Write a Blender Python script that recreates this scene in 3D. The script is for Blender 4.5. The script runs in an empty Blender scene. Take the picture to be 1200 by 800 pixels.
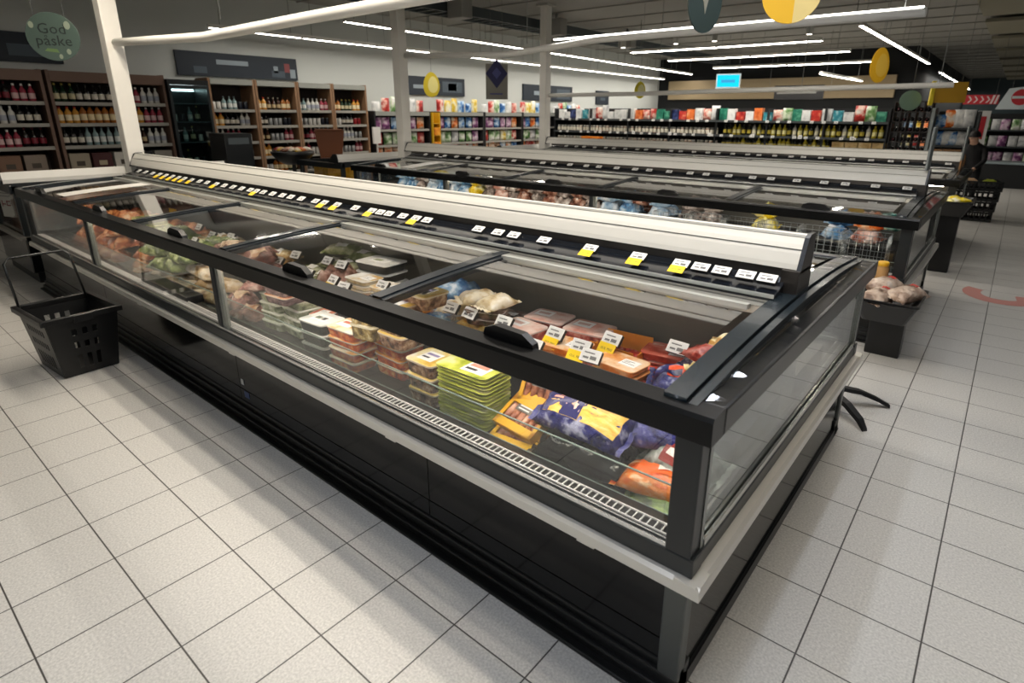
import bpy, bmesh, math, random
from mathutils import Matrix, Vector, noise
from mathutils.bvhtree import BVHTree
R = math.radians
random.seed(7)
S = bpy.context.scene
COL = S.collection

# ------------------------------------------------------------------ camera
def set_camera():
    f, yaw, pitch, roll, h, cx, cy = 681.05, .6791, .3137, .0074, 1.594, 621.87, 354.98
    fwd = Vector((-math.sin(yaw) * math.cos(pitch), math.cos(yaw) * math.cos(pitch), -math.sin(pitch)))
    r0 = Vector((math.cos(yaw), math.sin(yaw), 0)); u0 = r0.cross(fwd)
    r = math.cos(roll) * r0 + math.sin(roll) * u0; u = math.cos(roll) * u0 - math.sin(roll) * r0
    cd = bpy.data.cameras.new('camera'); co = bpy.data.objects.new('camera', cd); COL.objects.link(co)
    M = Matrix((r, u, -fwd)).transposed().to_4x4(); M.translation = (0, 0, h); co.matrix_world = M
    cd.sensor_width = 36; cd.sensor_fit = 'HORIZONTAL'; cd.lens = f / 1200 * 36
    cd.shift_x = (600 - cx) / 1200; cd.shift_y = (cy - 400) / 1200
    cd.clip_start = .05; cd.clip_end = 200
    cd.dof.use_dof = True; cd.dof.focus_distance = 2.7; cd.dof.aperture_fstop = 3.2
    S.camera = co
set_camera()

# ------------------------------------------------------------------ world, exposure
S.view_settings.view_transform = 'Standard'; S.view_settings.look = 'None'
S.view_settings.gamma = 1; S.view_settings.use_curve_mapping = False
S.view_settings.exposure = .6
S.cycles.transparent_max_bounces = 24
S.cycles.max_bounces = 8
S.cycles.sample_clamp_indirect = 6
W = bpy.data.worlds.new('world'); S.world = W; W.use_nodes = True
W.node_tree.nodes['Background'].inputs[0].default_value = (.5, .52, .55, 1)
W.node_tree.nodes['Background'].inputs[1].default_value = .02
TUBE = 30.0      # radiance of the ceiling light lines
LED = 26.0        # radiance of the strips inside the freezers

# ------------------------------------------------------------------ materials
MATS = {}
def lin(c):
    if isinstance(c, str):
        c = [int(c[i:i + 2], 16) / 255 for i in (0, 2, 4)]
        return tuple(x / 12.92 if x <= .04045 else ((x + .055) / 1.055) ** 2.4 for x in c)
    return tuple(c)
def nodes_of(name):
    m = bpy.data.materials.new(name); m.use_nodes = True
    nt = m.node_tree; b = nt.nodes['Principled BSDF']
    return m, nt, b
def P(col, rough=.5, metal=0, coat=0, bump=0, bscale=60, spec=.5):
    k = ('P', col, rough, metal, coat, bump, bscale, spec)
    if k in MATS: return MATS[k]
    m, nt, b = nodes_of('surface')
    b.inputs['Base Color'].default_value = (*lin(col), 1)
    b.inputs['Roughness'].default_value = rough; b.inputs['Metallic'].default_value = metal
    b.inputs['Coat Weight'].default_value = coat; b.inputs['Specular IOR Level'].default_value = spec
    if bump:
        t = nt.nodes.new('ShaderNodeTexCoord'); n = nt.nodes.new('ShaderNodeTexNoise'); n.inputs['Scale'].default_value = bscale
        n.inputs['Detail'].default_value = 4
        bp = nt.nodes.new('ShaderNodeBump'); bp.inputs['Strength'].default_value = bump; bp.inputs['Distance'].default_value = .01
        nt.links.new(t.outputs['Object'], n.inputs['Vector']); nt.links.new(n.outputs['Fac'], bp.inputs['Height']); nt.links.new(bp.outputs['Normal'], b.inputs['Normal'])
    MATS[k] = m; return m
def PRINT(cols, scale=12, rough=.3, bump=.15, stretch=(1, 1, 1), bscale=40):
    """mottled print: patches of several colours, as on food packaging"""
    k = ('R', tuple(cols), scale, rough, bump, stretch)
    if k in MATS: return MATS[k]
    m, nt, b = nodes_of('printed')
    t = nt.nodes.new('ShaderNodeTexCoord'); mp = nt.nodes.new('ShaderNodeMapping'); mp.inputs['Scale'].default_value = stretch
    n = nt.nodes.new('ShaderNodeTexNoise'); n.inputs['Scale'].default_value = scale; n.inputs['Detail'].default_value = 3; n.inputs['Roughness'].default_value = .55
    oi = nt.nodes.new('ShaderNodeObjectInfo'); va = nt.nodes.new('ShaderNodeVectorMath'); va.operation = 'ADD'
    vm = nt.nodes.new('ShaderNodeVectorMath'); vm.operation = 'SCALE'; vm.inputs['Scale'].default_value = 1
    nt.links.new(t.outputs['Object'], va.inputs[0]); nt.links.new(oi.outputs['Random'], vm.inputs[0]); vm.inputs['Scale'].default_value = 9
    nt.links.new(vm.outputs[0], va.inputs[1]); nt.links.new(va.outputs[0], mp.inputs['Vector']); nt.links.new(mp.outputs[0], n.inputs['Vector'])
    r = nt.nodes.new('ShaderNodeValToRGB'); r.color_ramp.interpolation = 'EASE'
    el = r.color_ramp.elements; N = len(cols)
    while len(el) < N: el.new(.5)
    for i, c in enumerate(cols):
        el[i].position = .32 + .36 * i / max(1, N - 1); el[i].color = (*lin(c), 1)
    nt.links.new(n.outputs['Fac'], r.inputs['Fac']); nt.links.new(r.outputs['Color'], b.inputs['Base Color'])
    b.inputs['Roughness'].default_value = rough
    if bump:
        n2 = nt.nodes.new('ShaderNodeTexNoise'); n2.inputs['Scale'].default_value = bscale; n2.inputs['Detail'].default_value = 4
        bp = nt.nodes.new('ShaderNodeBump'); bp.inputs['Strength'].default_value = bump; bp.inputs['Distance'].default_value = .02
        nt.links.new(va.outputs[0], n2.inputs['Vector']); nt.links.new(n2.outputs['Fac'], bp.inputs['Height']); nt.links.new(bp.outputs['Normal'], b.inputs['Normal'])
    MATS[k] = m; return m
def GLOW(col, s):
    k = ('E', col, s)
    if k in MATS: return MATS[k]
    m = bpy.data.materials.new('glow'); m.use_nodes = True; nt = m.node_tree; nt.nodes.clear()
    o = nt.nodes.new('ShaderNodeOutputMaterial'); e = nt.nodes.new('ShaderNodeEmission')
    e.inputs[0].default_value = (*lin(col), 1); e.inputs[1].default_value = s
    nt.links.new(e.outputs[0], o.inputs[0]); MATS[k] = m; return m
def GLASS(tint=.95, f0=.04, rough=.02, gain=1.0, key='g'):
    """thin pane: clear with a Fresnel reflection"""
    k = ('G', tint, f0, rough, gain, key)
    if k in MATS: return MATS[k]
    m = bpy.data.materials.new('glass'); m.use_nodes = True; nt = m.node_tree; nt.nodes.clear()
    N = nt.nodes.new; o = N('ShaderNodeOutputMaterial'); mix = N('ShaderNodeMixShader'); tr = N('ShaderNodeBsdfTransparent'); gl = N('ShaderNodeBsdfGlossy')
    tr.inputs[0].default_value = (tint, tint, tint, 1) if not isinstance(tint, tuple) else (*tint, 1)
    gl.inputs['Roughness'].default_value = rough; gl.inputs['Color'].default_value = (1, 1, 1, 1)
    g = N('ShaderNodeNewGeometry'); d = N('ShaderNodeVectorMath'); d.operation = 'DOT_PRODUCT'
    nt.links.new(g.outputs['Normal'], d.inputs[0]); nt.links.new(g.outputs['Incoming'], d.inputs[1])
    a = N('ShaderNodeMath'); a.operation = 'ABSOLUTE'; nt.links.new(d.outputs['Value'], a.inputs[0])
    s = N('ShaderNodeMath'); s.operation = 'SUBTRACT'; s.inputs[0].default_value = 1; nt.links.new(a.outputs[0], s.inputs[1])
    p = N('ShaderNodeMath'); p.operation = 'POWER'; p.inputs[1].default_value = 3.6 if key == 'lid' else 5; nt.links.new(s.outputs[0], p.inputs[0])
    q = N('ShaderNodeMath'); q.operation = 'MULTIPLY_ADD'; q.inputs[1].default_value = gain * (1 - f0); q.inputs[2].default_value = f0
    nt.links.new(p.outputs[0], q.inputs[0]); q.use_clamp = True
    nt.links.new(q.outputs[0], mix.inputs[0]); nt.links.new(tr.outputs[0], mix.inputs[1]); nt.links.new(gl.outputs[0], mix.inputs[2])
    nt.links.new(mix.outputs[0], o.inputs[0]); MATS[k] = m; return m
def TILES():
    m, nt, b = nodes_of('floor_tiles'); N = nt.nodes.new; L = nt.links.new
    t = N('ShaderNodeTexCoord'); sp = N('ShaderNodeSeparateXYZ'); L(t.outputs['Object'], sp.inputs[0])
    def dist(out, off):
        a = N('ShaderNodeMath'); a.operation = 'ADD'; a.inputs[1].default_value = 30 - off + .15; L(out, a.inputs[0])
        w = N('ShaderNodeMath'); w.operation = 'MODULO'; w.inputs[1].default_value = .3; L(a.outputs[0], w.inputs[0])
        c = N('ShaderNodeMath'); c.operation = 'SUBTRACT'; c.inputs[1].default_value = .15; L(w.outputs[0], c.inputs[0])
        e = N('ShaderNodeMath'); e.operation = 'ABSOLUTE'; L(c.outputs[0], e.inputs[0]); return e.outputs[0]
    mn = N('ShaderNodeMath'); mn.operation = 'MINIMUM'; L(dist(sp.outputs[0], .076), mn.inputs[0]); L(dist(sp.outputs[1], .1055), mn.inputs[1])
    mr = N('ShaderNodeMapRange'); mr.inputs[1].default_value = .0016; mr.inputs[2].default_value = .0034; L(mn.outputs[0], mr.inputs[0])
    n = N('ShaderNodeTexNoise'); n.inputs['Scale'].default_value = 130; n.inputs['Detail'].default_value = 3; L(t.outputs['Object'], n.inputs['Vector'])
    n2 = N('ShaderNodeTexNoise'); n2.inputs['Scale'].default_value = 1.3; L(t.outputs['Object'], n2.inputs['Vector'])
    r = N('ShaderNodeValToRGB'); r.color_ramp.elements[0].position = .3; r.color_ramp.elements[0].color = (.45, .445, .425, 1); r.color_ramp.elements[1].position = .7; r.color_ramp.elements[1].color = (.65, .64, .605, 1)
    L(n.outputs['Fac'], r.inputs[0])
    mx = N('ShaderNodeMix'); mx.data_type = 'RGBA'; mx.inputs[6].default_value = (.05, .047, .043, 1); L(mr.outputs[0], mx.inputs[0]); L(r.outputs[0], mx.inputs[7])
    L(mx.outputs[2], b.inputs['Base Color'])
    rr = N('ShaderNodeMapRange'); rr.inputs[3].default_value = .32; rr.inputs[4].default_value = .46; L(n2.outputs['Fac'], rr.inputs[0]); L(rr.outputs[0], b.inputs['Roughness'])
    bp = N('ShaderNodeBump'); bp.inputs['Strength'].default_value = .35; bp.inputs['Distance'].default_value = .003; L(mr.outputs[0], bp.inputs['Height']); L(bp.outputs[0], b.inputs['Normal'])
    return m
BLACK = P('0c0f12', .32); BLACKM = P('121416', .55); SLATE = P('1c262c', .3, coat=.3); ALU = P('b8b8b2', .34, .85); WHITE = P('e6e5df', .42)
GREY = P('7d807e', .5); DGREY = P('33383a', .42); STEEL = P('8b8f8f', .3, .9); PAPER = P('f4f3ee', .6); YEL = P('ffd90a', .55); INK = P('26262a', .6)
WOOD = P('8a6a4e', .55, bump=.1); PANE = GLASS(.96, .045, .01); PANE2 = GLASS(.93, .07, .045, key='lid'); ACRYL = GLASS(.97, .06, .05, key='acr')

# ------------------------------------------------------------------ mesh helper
class MB:
    def __init__(s): s.bm = bmesh.new(); s.M = Matrix(); s.mi = 0; s.sm = False
    def mat(s, i): s.mi = i; return s
    def v(s, p): return s.bm.verts.new(s.M @ Vector(p))
    def f(s, vs, smooth=None):
        try: fc = s.bm.faces.new(vs)
        except ValueError: return None
        fc.material_index = s.mi; fc.smooth = s.sm if smooth is None else smooth; return fc
    def quad(s, *pts): return s.f([s.v(p) for p in pts])
    def box(s, x0, x1, y0, y1, z0, z1, bev=0):
        V = [s.v((x, y, z)) for z in (z0, z1) for y in (y0, y1) for x in (x0, x1)]
        F = [s.f([V[i] for i in q]) for q in ((0, 2, 3, 1), (4, 5, 7, 6), (0, 1, 5, 4), (2, 6, 7, 3), (0, 4, 6, 2), (1, 3, 7, 5))]
        if bev:
            ed = list({e for fc in F for e in fc.edges})
            r = bmesh.ops.bevel(s.bm, geom=ed, offset=bev, segments=2, profile=.6, affect='EDGES', clamp_overlap=True)
            for fc in r['faces']: fc.material_index = s.mi
        return s
    def prism(s, prof, axis, c0, c1, smooth=False):
        mk = {'x': lambda a, b, c: (c, a, b), 'y': lambda a, b, c: (a, c, b), 'z': lambda a, b, c: (a, b, c)}[axis]
        A = [s.v(mk(a, b, c0)) for a, b in prof]; B = [s.v(mk(a, b, c1)) for a, b in prof]; n = len(prof)
        for i in range(n): s.f([A[i], A[(i + 1) % n], B[(i + 1) % n], B[i]], smooth)
        s.f(A[::-1]); s.f(B); return s
    def sheet(s, prof, axis, c0, c1, smooth=True):
        mk = {'x': lambda a, b, c: (c, a, b), 'y': lambda a, b, c: (a, c, b)}[axis]
        A = [s.v(mk(a, b, c0)) for a, b in prof]; B = [s.v(mk(a, b, c1)) for a, b in prof]
        for i in range(len(prof) - 1): s.f([A[i], A[i + 1], B[i + 1], B[i]], smooth)
        return s
    def tube(s, path, r, seg=8, closed=False):
        path = [Vector(p) for p in path]; n = len(path); rings = []
        for i, p in enumerate(path):
            if closed: d = path[(i + 1) % n] - path[i - 1]
            else: d = path[min(i + 1, n - 1)] - path[max(i - 1, 0)]
            d.normalize(); up = Vector((0, 0, 1)) if abs(d.z) < .9 else Vector((1, 0, 0))
            a = d.cross(up).normalized(); b = a.cross(d); rr = r[i] if isinstance(r, (list, tuple)) else r
            rings.append([s.v(p + rr * (math.cos(2 * math.pi * k / seg) * a + math.sin(2 * math.pi * k / seg) * b)) for k in range(seg)])
        for i in range(n if closed else n - 1):
            A, B = rings[i], rings[(i + 1) % n]
            for k in range(seg): s.f([A[k], A[(k + 1) % seg], B[(k + 1) % seg], B[k]], True)
        if not closed: s.f(rings[0][::-1]); s.f(rings[-1])
        return s
    def lathe(s, prof, seg=10, c=(0, 0, 0), mis=None):
        rings = []
        for r, z in prof: rings.append([s.v((c[0] + r * math.cos(2 * math.pi * k / seg), c[1] + r * math.sin(2 * math.pi * k / seg), c[2] + z)) for k in range(seg)])
        for i in range(len(prof) - 1):
            if mis: s.mi = mis[i]
            for k in range(seg): s.f([rings[i][k], rings[i][(k + 1) % seg], rings[i + 1][(k + 1) % seg], rings[i + 1][k]], True)
        s.f(rings[0][::-1]); s.f(rings[-1]); return s
    def grid(s, fn, nu, nv, smooth=True, flip=False):
        V = [[s.v(fn(i / nu, j / nv)) for i in range(nu + 1)] for j in range(nv + 1)]
        for j in range(nv):
            for i in range(nu):
                q = [V[j][i], V[j][i + 1], V[j + 1][i + 1], V[j + 1][i]]
                s.f(q[::-1] if flip else q, smooth)
        return V
    def disc(s, rx, rz, th, n=32, c=(0, 0, 0)):
        """upright elliptical plate in the x-z plane"""
        s.prism([(c[0] + rx * math.cos(2 * math.pi * k / n), c[2] + rz * math.sin(2 * math.pi * k / n)) for k in range(n)], 'y', c[1] - th / 2, c[1] + th / 2); return s
    def text(s, txt, size, M):
        vs, fs = text_geo(txt); old = s.M; s.M = old @ M
        V = [s.v((a * size, b * size, 0)) for a, b in vs]
        for q in fs: s.f([V[i] for i in q])
        s.M = old; return s
    def mesh(s, name, mats):
        me = bpy.data.meshes.new(name)
        s.bm.normal_update(); s.bm.to_mesh(me); s.bm.free()
        for m in (mats if isinstance(mats, (list, tuple)) else [mats]): me.materials.append(m)
        return me
    def build(s, name, mats, parent=None, loc=None):
        o = bpy.data.objects.new(name, s.mesh(name, mats)); COL.objects.link(o)
        if parent: o.parent = parent
        if loc: o.location = loc
        return o
_TXT = {}
def text_geo(t):
    if t in _TXT: return _TXT[t]
    cu = bpy.data.curves.new('lettering', 'FONT'); cu.body = t; cu.size = 1; cu.align_x = 'CENTER'; cu.align_y = 'CENTER'; cu.resolution_u = 2
    o = bpy.data.objects.new('lettering', cu); COL.objects.link(o)
    dg = bpy.context.evaluated_depsgraph_get(); me = bpy.data.meshes.new_from_object(o.evaluated_get(dg))
    _TXT[t] = ([(v.co.x, v.co.y) for v in me.vertices], [tuple(p.vertices) for p in me.polygons])
    bpy.data.objects.remove(o); bpy.data.meshes.remove(me); bpy.data.curves.remove(cu); return _TXT[t]
UPY = Matrix.Rotation(R(90), 4, 'X')          # text standing up, facing -y

# ------------------------------------------------------------------ things
USED = {}
def tag(o, label, cat, group=None):
    n = len(label.split())
    if not 4 <= n <= 16: print('BADLEN', n, label)
    if label in USED and not group: print('DUPLICATE LABEL', label)
    USED[label] = 1
    o['label'] = label; o['category'] = cat
    if group: o['group'] = group
    return o
def empty(name, loc=(0, 0, 0), rz=0):
    o = bpy.data.objects.new(name, None); COL.objects.link(o); o.location = loc; o.rotation_euler = (0, 0, rz); o.empty_display_size = .05; return o
def struct(o): o['kind'] = 'structure'; return o
PILE = []
def settle(o, k, floor):
    """lower a pack from above until it touches the floor of the tub or the packs already there"""
    M = Matrix.Rotation(o.rotation_euler.z, 4, 'Z') @ Matrix.Rotation(o.rotation_euler.y, 4, 'Y') @ Matrix.Rotation(o.rotation_euler.x, 4, 'X')
    vs, ps = [], []
    for me in [k.me] + [p for _, p in k.parts]:
        b = len(vs); vs += [M @ v.co for v in me.vertices]; ps += [tuple(b + i for i in p.vertices) for p in me.polygons]
    x, y, z = o.location
    xs, ys, zs = [v.x for v in vs], [v.y for v in vs], [v.z for v in vs]
    if -6.8 < x < -.5 and .4 < floor < .7:      # keep clear of the riser, the step and the spine
        off = 3.5 if y > 4 else 0; lo_, hi_ = (1.372, 1.634) if floor < .5 else (1.646, 2.086)
        a_, b_ = lo_ + off - min(ys), hi_ + off - max(ys)
        y = (a_ + b_) / 2 if a_ > b_ else min(max(y, a_), b_)
        x = min(x, -.535 - max(xs)); o.location.x, o.location.y = x, y
    bb = (min(xs) + x, max(xs) + x, min(ys) + y, max(ys) + y)
    near = [p for p in PILE if p[0][0] < bb[1] and p[0][1] > bb[0] and p[0][2] < bb[3] and p[0][3] > bb[2]]
    lo = floor - min(zs) + .002; tree = None
    q = .62 if 'bag' in k.name or 'snack' in k.name else .82        # soft bags give way at their sides
    bb = tuple((bb[i] - (x if i < 2 else y)) * q + (x if i < 2 else y) for i in range(4))
    near = [p for p in near if p[0][0] < bb[1] and p[0][1] > bb[0] and p[0][2] < bb[3] and p[0][3] > bb[2]]
    def mk(h): return BVHTree.FromPolygons([(v.x * q + x, v.y * q + y, v.z + h) for v in vs], ps)
    h = lo
    if near and floor > -1:
        h = max(lo, max(p[1] for p in near) - min(zs) + .004)
        while h > lo:
            t = mk(h - .008)
            if any(t.overlap(p[2]) for p in near): break
            h -= .008
        while h - .0015 > lo and not any(mk(h - .0015).overlap(p[2]) for p in near): h -= .0015
    o.location.z = h = max(min(h, .88 - max(zs)), lo)
    PILE.append((bb, max(zs) + h, mk(h)))
class Kind:
    """a kind of thing: its own mesh and its parts; put() makes one individual that shares the mesh data"""
    def __init__(s, name, cat, me, parts=()): s.name, s.cat, s.me, s.parts = name, cat, me, parts; s.h = max(v.co.z for v in me.vertices)
    def put(s, label, loc, rz=0, group=None, rx=0, ry=0, sc=None, drop=None):
        o = bpy.data.objects.new(s.name, s.me); COL.objects.link(o)
        o.location = loc; o.rotation_euler = (rx, ry, rz)
        if sc: o.scale = sc
        for pn, pm in s.parts:
            c = bpy.data.objects.new(pn, pm); COL.objects.link(c); c.parent = o
        yy = loc[1] - 3.5 if loc[1] > 4 else loc[1]
        if drop is None and s.cat.startswith(('food', 'bread')) and 1.36 < yy < 2.1 and -6.8 < loc[0] < -.5 and .4 < loc[2] < 1: drop = .441 if yy < 1.64 else .621
        if drop not in (None, False): settle(o, s, drop)
        return tag(o, label, s.cat, group)
ONES = 'zeroth first second third fourth fifth sixth seventh eighth ninth tenth eleventh twelfth thirteenth fourteenth fifteenth sixteenth seventeenth eighteenth nineteenth'.split()
TENS = ['', '', 'twent', 'thirt', 'fort', 'fift', 'sixt', 'sevent', 'eight', 'ninet']
def nth(n):
    if n < 20: return ONES[n]
    t, r = divmod(n, 10)
    return TENS[t] + 'ieth' if r == 0 else TENS[t] + 'y-' + ONES[r]
def rrect(w, d, r, z, n=3):
    out = []
    for cx, cy, a0 in ((w / 2 - r, d / 2 - r, 0), (-w / 2 + r, d / 2 - r, 90), (-w / 2 + r, -d / 2 + r, 180), (w / 2 - r, -d / 2 + r, 270)):
        for k in range(n + 1):
            a = R(a0 + 90 * k / n); out.append((cx + r * math.cos(a), cy + r * math.sin(a), z))
    return out
def loft(m, loops, mis=None, bottom=True, top=True, smooth=False):
    V = [[m.v(p) for p in l] for l in loops]; n = len(V[0])
    for i in range(len(V) - 1):
        if mis: m.mi = mis[i]
        for k in range(n): m.f([V[i][k], V[i][(k + 1) % n], V[i + 1][(k + 1) % n], V[i + 1][k]], smooth)
    if bottom: m.f(V[0][::-1])
    if top: m.f(V[-1])

# ------------------------------------------------------------------ the room
CEIL = 3.45
struct(MB().box(-10.6, 6, -5, 38.2, -.1, 0).build('floor', TILES()))
mb = MB()
mb.box(-10.6, 6, -5, 38.2, CEIL, CEIL + .1)
for i in range(36): mb.box(-10.5, 6, -4.6 + i * 1.2, -4.57 + i * 1.2, CEIL - .02, CEIL + .01)
struct(mb.build('ceiling', P('8d8c86', .7)))
WALLC = P('c9cecb', .75)
struct(MB().box(-10.6, -10.35, -5, 20.2, 0, CEIL).build('wall_left', WALLC))
struct(MB().box(-10.6, -2.6, 20, 20.25, 0, CEIL).build('wall_back', P('0d1012', .85)))
struct(MB().box(-2.85, -2.6, 20.25, 38, 0, CEIL).build('wall_recess', P('20282c', .8)))
struct(MB().box(-2.6, 6, 38, 38.2, 0, CEIL).build('wall_end', P('4d5c61', .8)))
struct(MB().box(5.9, 6.1, -5, 38.2, 0, CEIL).build('wall_right', P('4a5052', .8)))
struct(MB().box(-10.6, 6, -5.2, -5, 0, CEIL).build('wall_front', P('8b8c88', .8)))
mb = MB(); mb.box(-9.9, -3.0, 19.86, 19.99, 2.12, 2.72)
struct(mb.build('trim_1', P('9b8a6c', .7)))
for i, (x, y, h) in enumerate(((-7.0, 2.2, CEIL), (-7.0, 5.7, CEIL), (-7.0, 9.05, CEIL))):
    mb = MB(); mb.box(x - .075, x + .075, y - .075, y + .075, 0, h, .008); mb.mat(1).box(x - .13, x + .13, y - .13, y + .13, 0, .02).box(x - .13, x + .13, y - .13, y + .13, h - .03, h)
    c = mb.build('column', [P("eae8e1", .45), P("a9a8a2", .5)]); struct(c)
# ceiling ducts, cable trays, stepped boards at the right
mb = MB()
for x in (-8.1, -7.65): mb.box(x - .02, x + .02, 5.5, 19.5, CEIL - .28, CEIL - .12)
for k in range(60): mb.box(-8.1, -7.65, 5.6 + k * .23, 5.64 + k * .23, CEIL - .28, CEIL - .26)
t = mb.build('cable_tray', P('4b5356', .5, .4)); tag(t, 'long grey cable tray under the ceiling above the left light line', 'cable tray')
for k in range(9):
    y = 9 + k * 2.9
    mb = MB(); mb.box(-.95, -.1, y, y + 2.2, CEIL - .1 - .02 * k, CEIL - .04 - .02 * k)
    tag(mb.build('ceiling_baffle', P('85816f', .7)), f'grey-beige ceiling baffle board at upper right, {nth(k + 1)} from the camera', 'baffle', 'ceiling baffles')
mb = MB(); mb.box(.15, .75, 2, 37, CEIL - .5, CEIL - .06, .05)
tag(mb.build('air_duct', P('3a4349', .4, .5)), 'long dark grey air duct along the ceiling at upper right', 'duct')
for k, (x, y) in enumerate(((-7.4, 7.3), (-7.4, 9.9), (-7.4, 12.6))):
    mb = MB(); mb.box(x - .17, x + .17, y - .12, y + .12, CEIL - .4, CEIL - .1, .02); mb.mat(1).box(x - .02, x + .02, y - .02, y + .02, CEIL - .1, CEIL)
    tag(mb.build('ceiling_speaker', [P('8d8d88', .6), GREY]), f'grey box speaker hung under the ceiling, {nth(k + 1)} along the cable tray', 'speaker', 'ceiling speakers')

# light fittings
def light(p0, p1, label, group, w=.07, s=TUBE, col='fff6ea'):
    p0, p1 = Vector(p0), Vector(p1); d = p1 - p0; L = d.length
    t = empty('ceiling_light', p0, math.atan2(d.y, d.x))
    mb = MB(); mb.prism([(-w / 2, .0), (w / 2, 0), (w / 2 - .012, .055), (-w / 2 + .012, .055)], 'x', 0, L); mb.build('housing', WHITE, t)
    mb = MB(); mb.quad((.02, w / 2 - .006, -.003), (L - .02, w / 2 - .006, -.003), (L - .02, -w / 2 + .006, -.003), (.02, -w / 2 + .006, -.003)); mb.build('diffuser', GLOW(col, s), t)
    for q in (.12, .88): MB().tube([(L * q, 0, .05), (L * q, 0, CEIL - p0.z)], .004, 5).build('suspension_wire', GREY, t)
    return tag(t, label, 'light', group)
def line(p0, p1, n, what, group, **k):
    p0, p1 = Vector(p0), Vector(p1)
    for i in range(n):
        a = p0.lerp(p1, i / n); b = p0.lerp(p1, (i + .985) / n)
        light(a, b, what % nth(i + 1), group, **k)
line((-8.25, 5.7, 2.9), (-8.95, 19.6, 2.9), 9, 'white ceiling light, %s in the long line running back above the cable tray side', 'light line along the left', s=TUBE * 1.1)
line((-9.4, 4.2, 2.75), (-9.75, 19.2, 2.75), 10, 'slim wall-washing light above the left shelves, %s from the front', 'wall-washing lights', s=TUBE * .7)
line((-7.05, 12.2, 2.9), (-3.1, 12.25, 2.9), 2, 'ceiling light in the first cross line behind the islands, %s from the left', 'first cross line of lights', s=TUBE * 1.0, w=.15)
line((-7.3, 14.5, 2.9), (-3.1, 14.5, 2.9), 2, 'ceiling light in the second cross line behind the islands, %s from the left', 'second cross line of lights', s=TUBE * 1.0, w=.15)
line((-7.3, 17.4, 2.9), (-3.2, 17.5, 2.9), 2, 'ceiling light in the third cross line near the dark back wall, %s from the left', 'third cross line of lights', s=TUBE * 1.0, w=.15)
line((-2.2, 10.6, 2.9), (-2.2, 19.0, 2.9), 4, 'bright ceiling light running down the aisle at right, %s from the front', 'bright aisle light line')
line((-2.3, 22.6, 2.9), (-2.4, 37, 2.9), 5, 'far bright aisle light beyond the yellow block sign, %s of its line', 'far aisle light line')
line((-3.75, 14.9, 2.5), (-3.6, 18.6, 2.5), 1, 'short bright light hanging left of the long aisle line, %s one', None)
for k, y in enumerate((1.7, 1.9)): line((-6.6, y, 2.95), (.6, y, 2.95), 4, f'ceiling light in the {("front", "rear")[k]} tube row above the front freezer island, %s from left', 'tube rows above the front island', s=TUBE * 1.1, col='fff2df')
for k, x in enumerate((-1.1, -.58)): line((x, -3.6, 2.9), (x, 4.4, 2.9), 4, f'ceiling light in the {("left", "right")[k]} tube row above the front aisle end, %s from the entrance', 'tube rows above the aisle end', s=TUBE * .55, col='eaf1ff')
line((-6.8, -1.6, 2.95), (1.9, -1.6, 2.95), 4, 'added fill light over the near tiled floor, %s from the left', 'added fill lights over the near floor', s=TUBE * .22, col='fff3e2')  # unseen row added to brighten the near floor
line((1.7, -1.0, 2.9), (1.7, 9.0, 2.9), 4, 'added fill light over the right side of the aisle, %s from the front', 'added fill lights over the right aisle', s=TUBE * .2, col='eef3ff')  # out-of-view row added as fill for the aisle floor
line((-6.2, 3.2, 2.95), (.2, 3.2, 2.95), 4, 'added fill light over the gap before the middle island, %s from the left', 'added fill lights over the front gap', s=TUBE * .9)  # added out of view to brighten the middle island's ridge
line((-3.3, 7.35, 2.95), (.2, 7.35, 2.95), 2, 'added fill light over the gap behind the middle island, %s from the left', 'added fill lights over the middle gap', s=TUBE * 1.5)  # added out of view to brighten the rear island's ridge
# white service bars carried by the columns above each island
for (y, z0, z1, x0, nm, glow) in ((2.2, 2.22, 2.16, -6.9, 'front', 0), (5.72, 2.36, 2.36, -6.9, 'middle', 1), (9.05, 1.93, 1.97, -6.9, 'rear', 0)):
    t = empty('service_bar', (x0, y, z0))
    mb = MB(); x1 = -.75 - x0; z = z1 - z0
    mb.tube([(0, 0, 0), (1.9, 0, -.08 if nm != 'rear' else 0), (3.2, 0, -.07 if nm == 'front' else z * .5), (x1, 0, z)], .035, 10); mb.build('bar', WHITE, t)
    if glow:
        mb = MB(); mb.box(2.6, x1 - .02, -.015, .015, .03, .044); mb.build('light_strip', GLOW('fffaf2', TUBE * .25), t)
    for q in (2.2, 4.4, 6.0): MB().tube([(q, 0, .02), (q, 0, CEIL - z0)], .004, 5).build('suspension_wire', GREY, t)
    tag(t, f'long white tubular bar running from the column above the {nm} freezer island', 'bar')
# small spotlights on a dark track
t = empty('spotlight_track', (-7.5, 11.6, CEIL - .3))
mb = MB(); mb.box(0, 5.4, -.02, .02, 0, .03); mb.tube([(1, 0, .03), (1, 0, .3)], .006, 6).tube([(5, 0, .03), (5, 0, .3)], .006, 6); mb.build('rail', DGREY, t)
tag(t, 'dark spotlight track running under the ceiling behind the third column', 'track')
for k, x in enumerate((-6.9, -5.7, -4.9, -3.2)):
    mb = MB(); mb.lathe([(.05, -.2), (.055, -.19), (.055, -.02), (.03, 0)], 12); mb.mat(1).lathe([(.042, -.204), (.042, -.2)], 12)
    o = mb.build('spotlight', [P('b9b9b3', .5), GLOW('fff6e8', 6)], None, (x, 11.6, CEIL - .3)); tag(o, f'small white cylinder spotlight on the dark track, {nth(k + 1)} from the left', 'spotlight', 'track spotlights')

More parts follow.
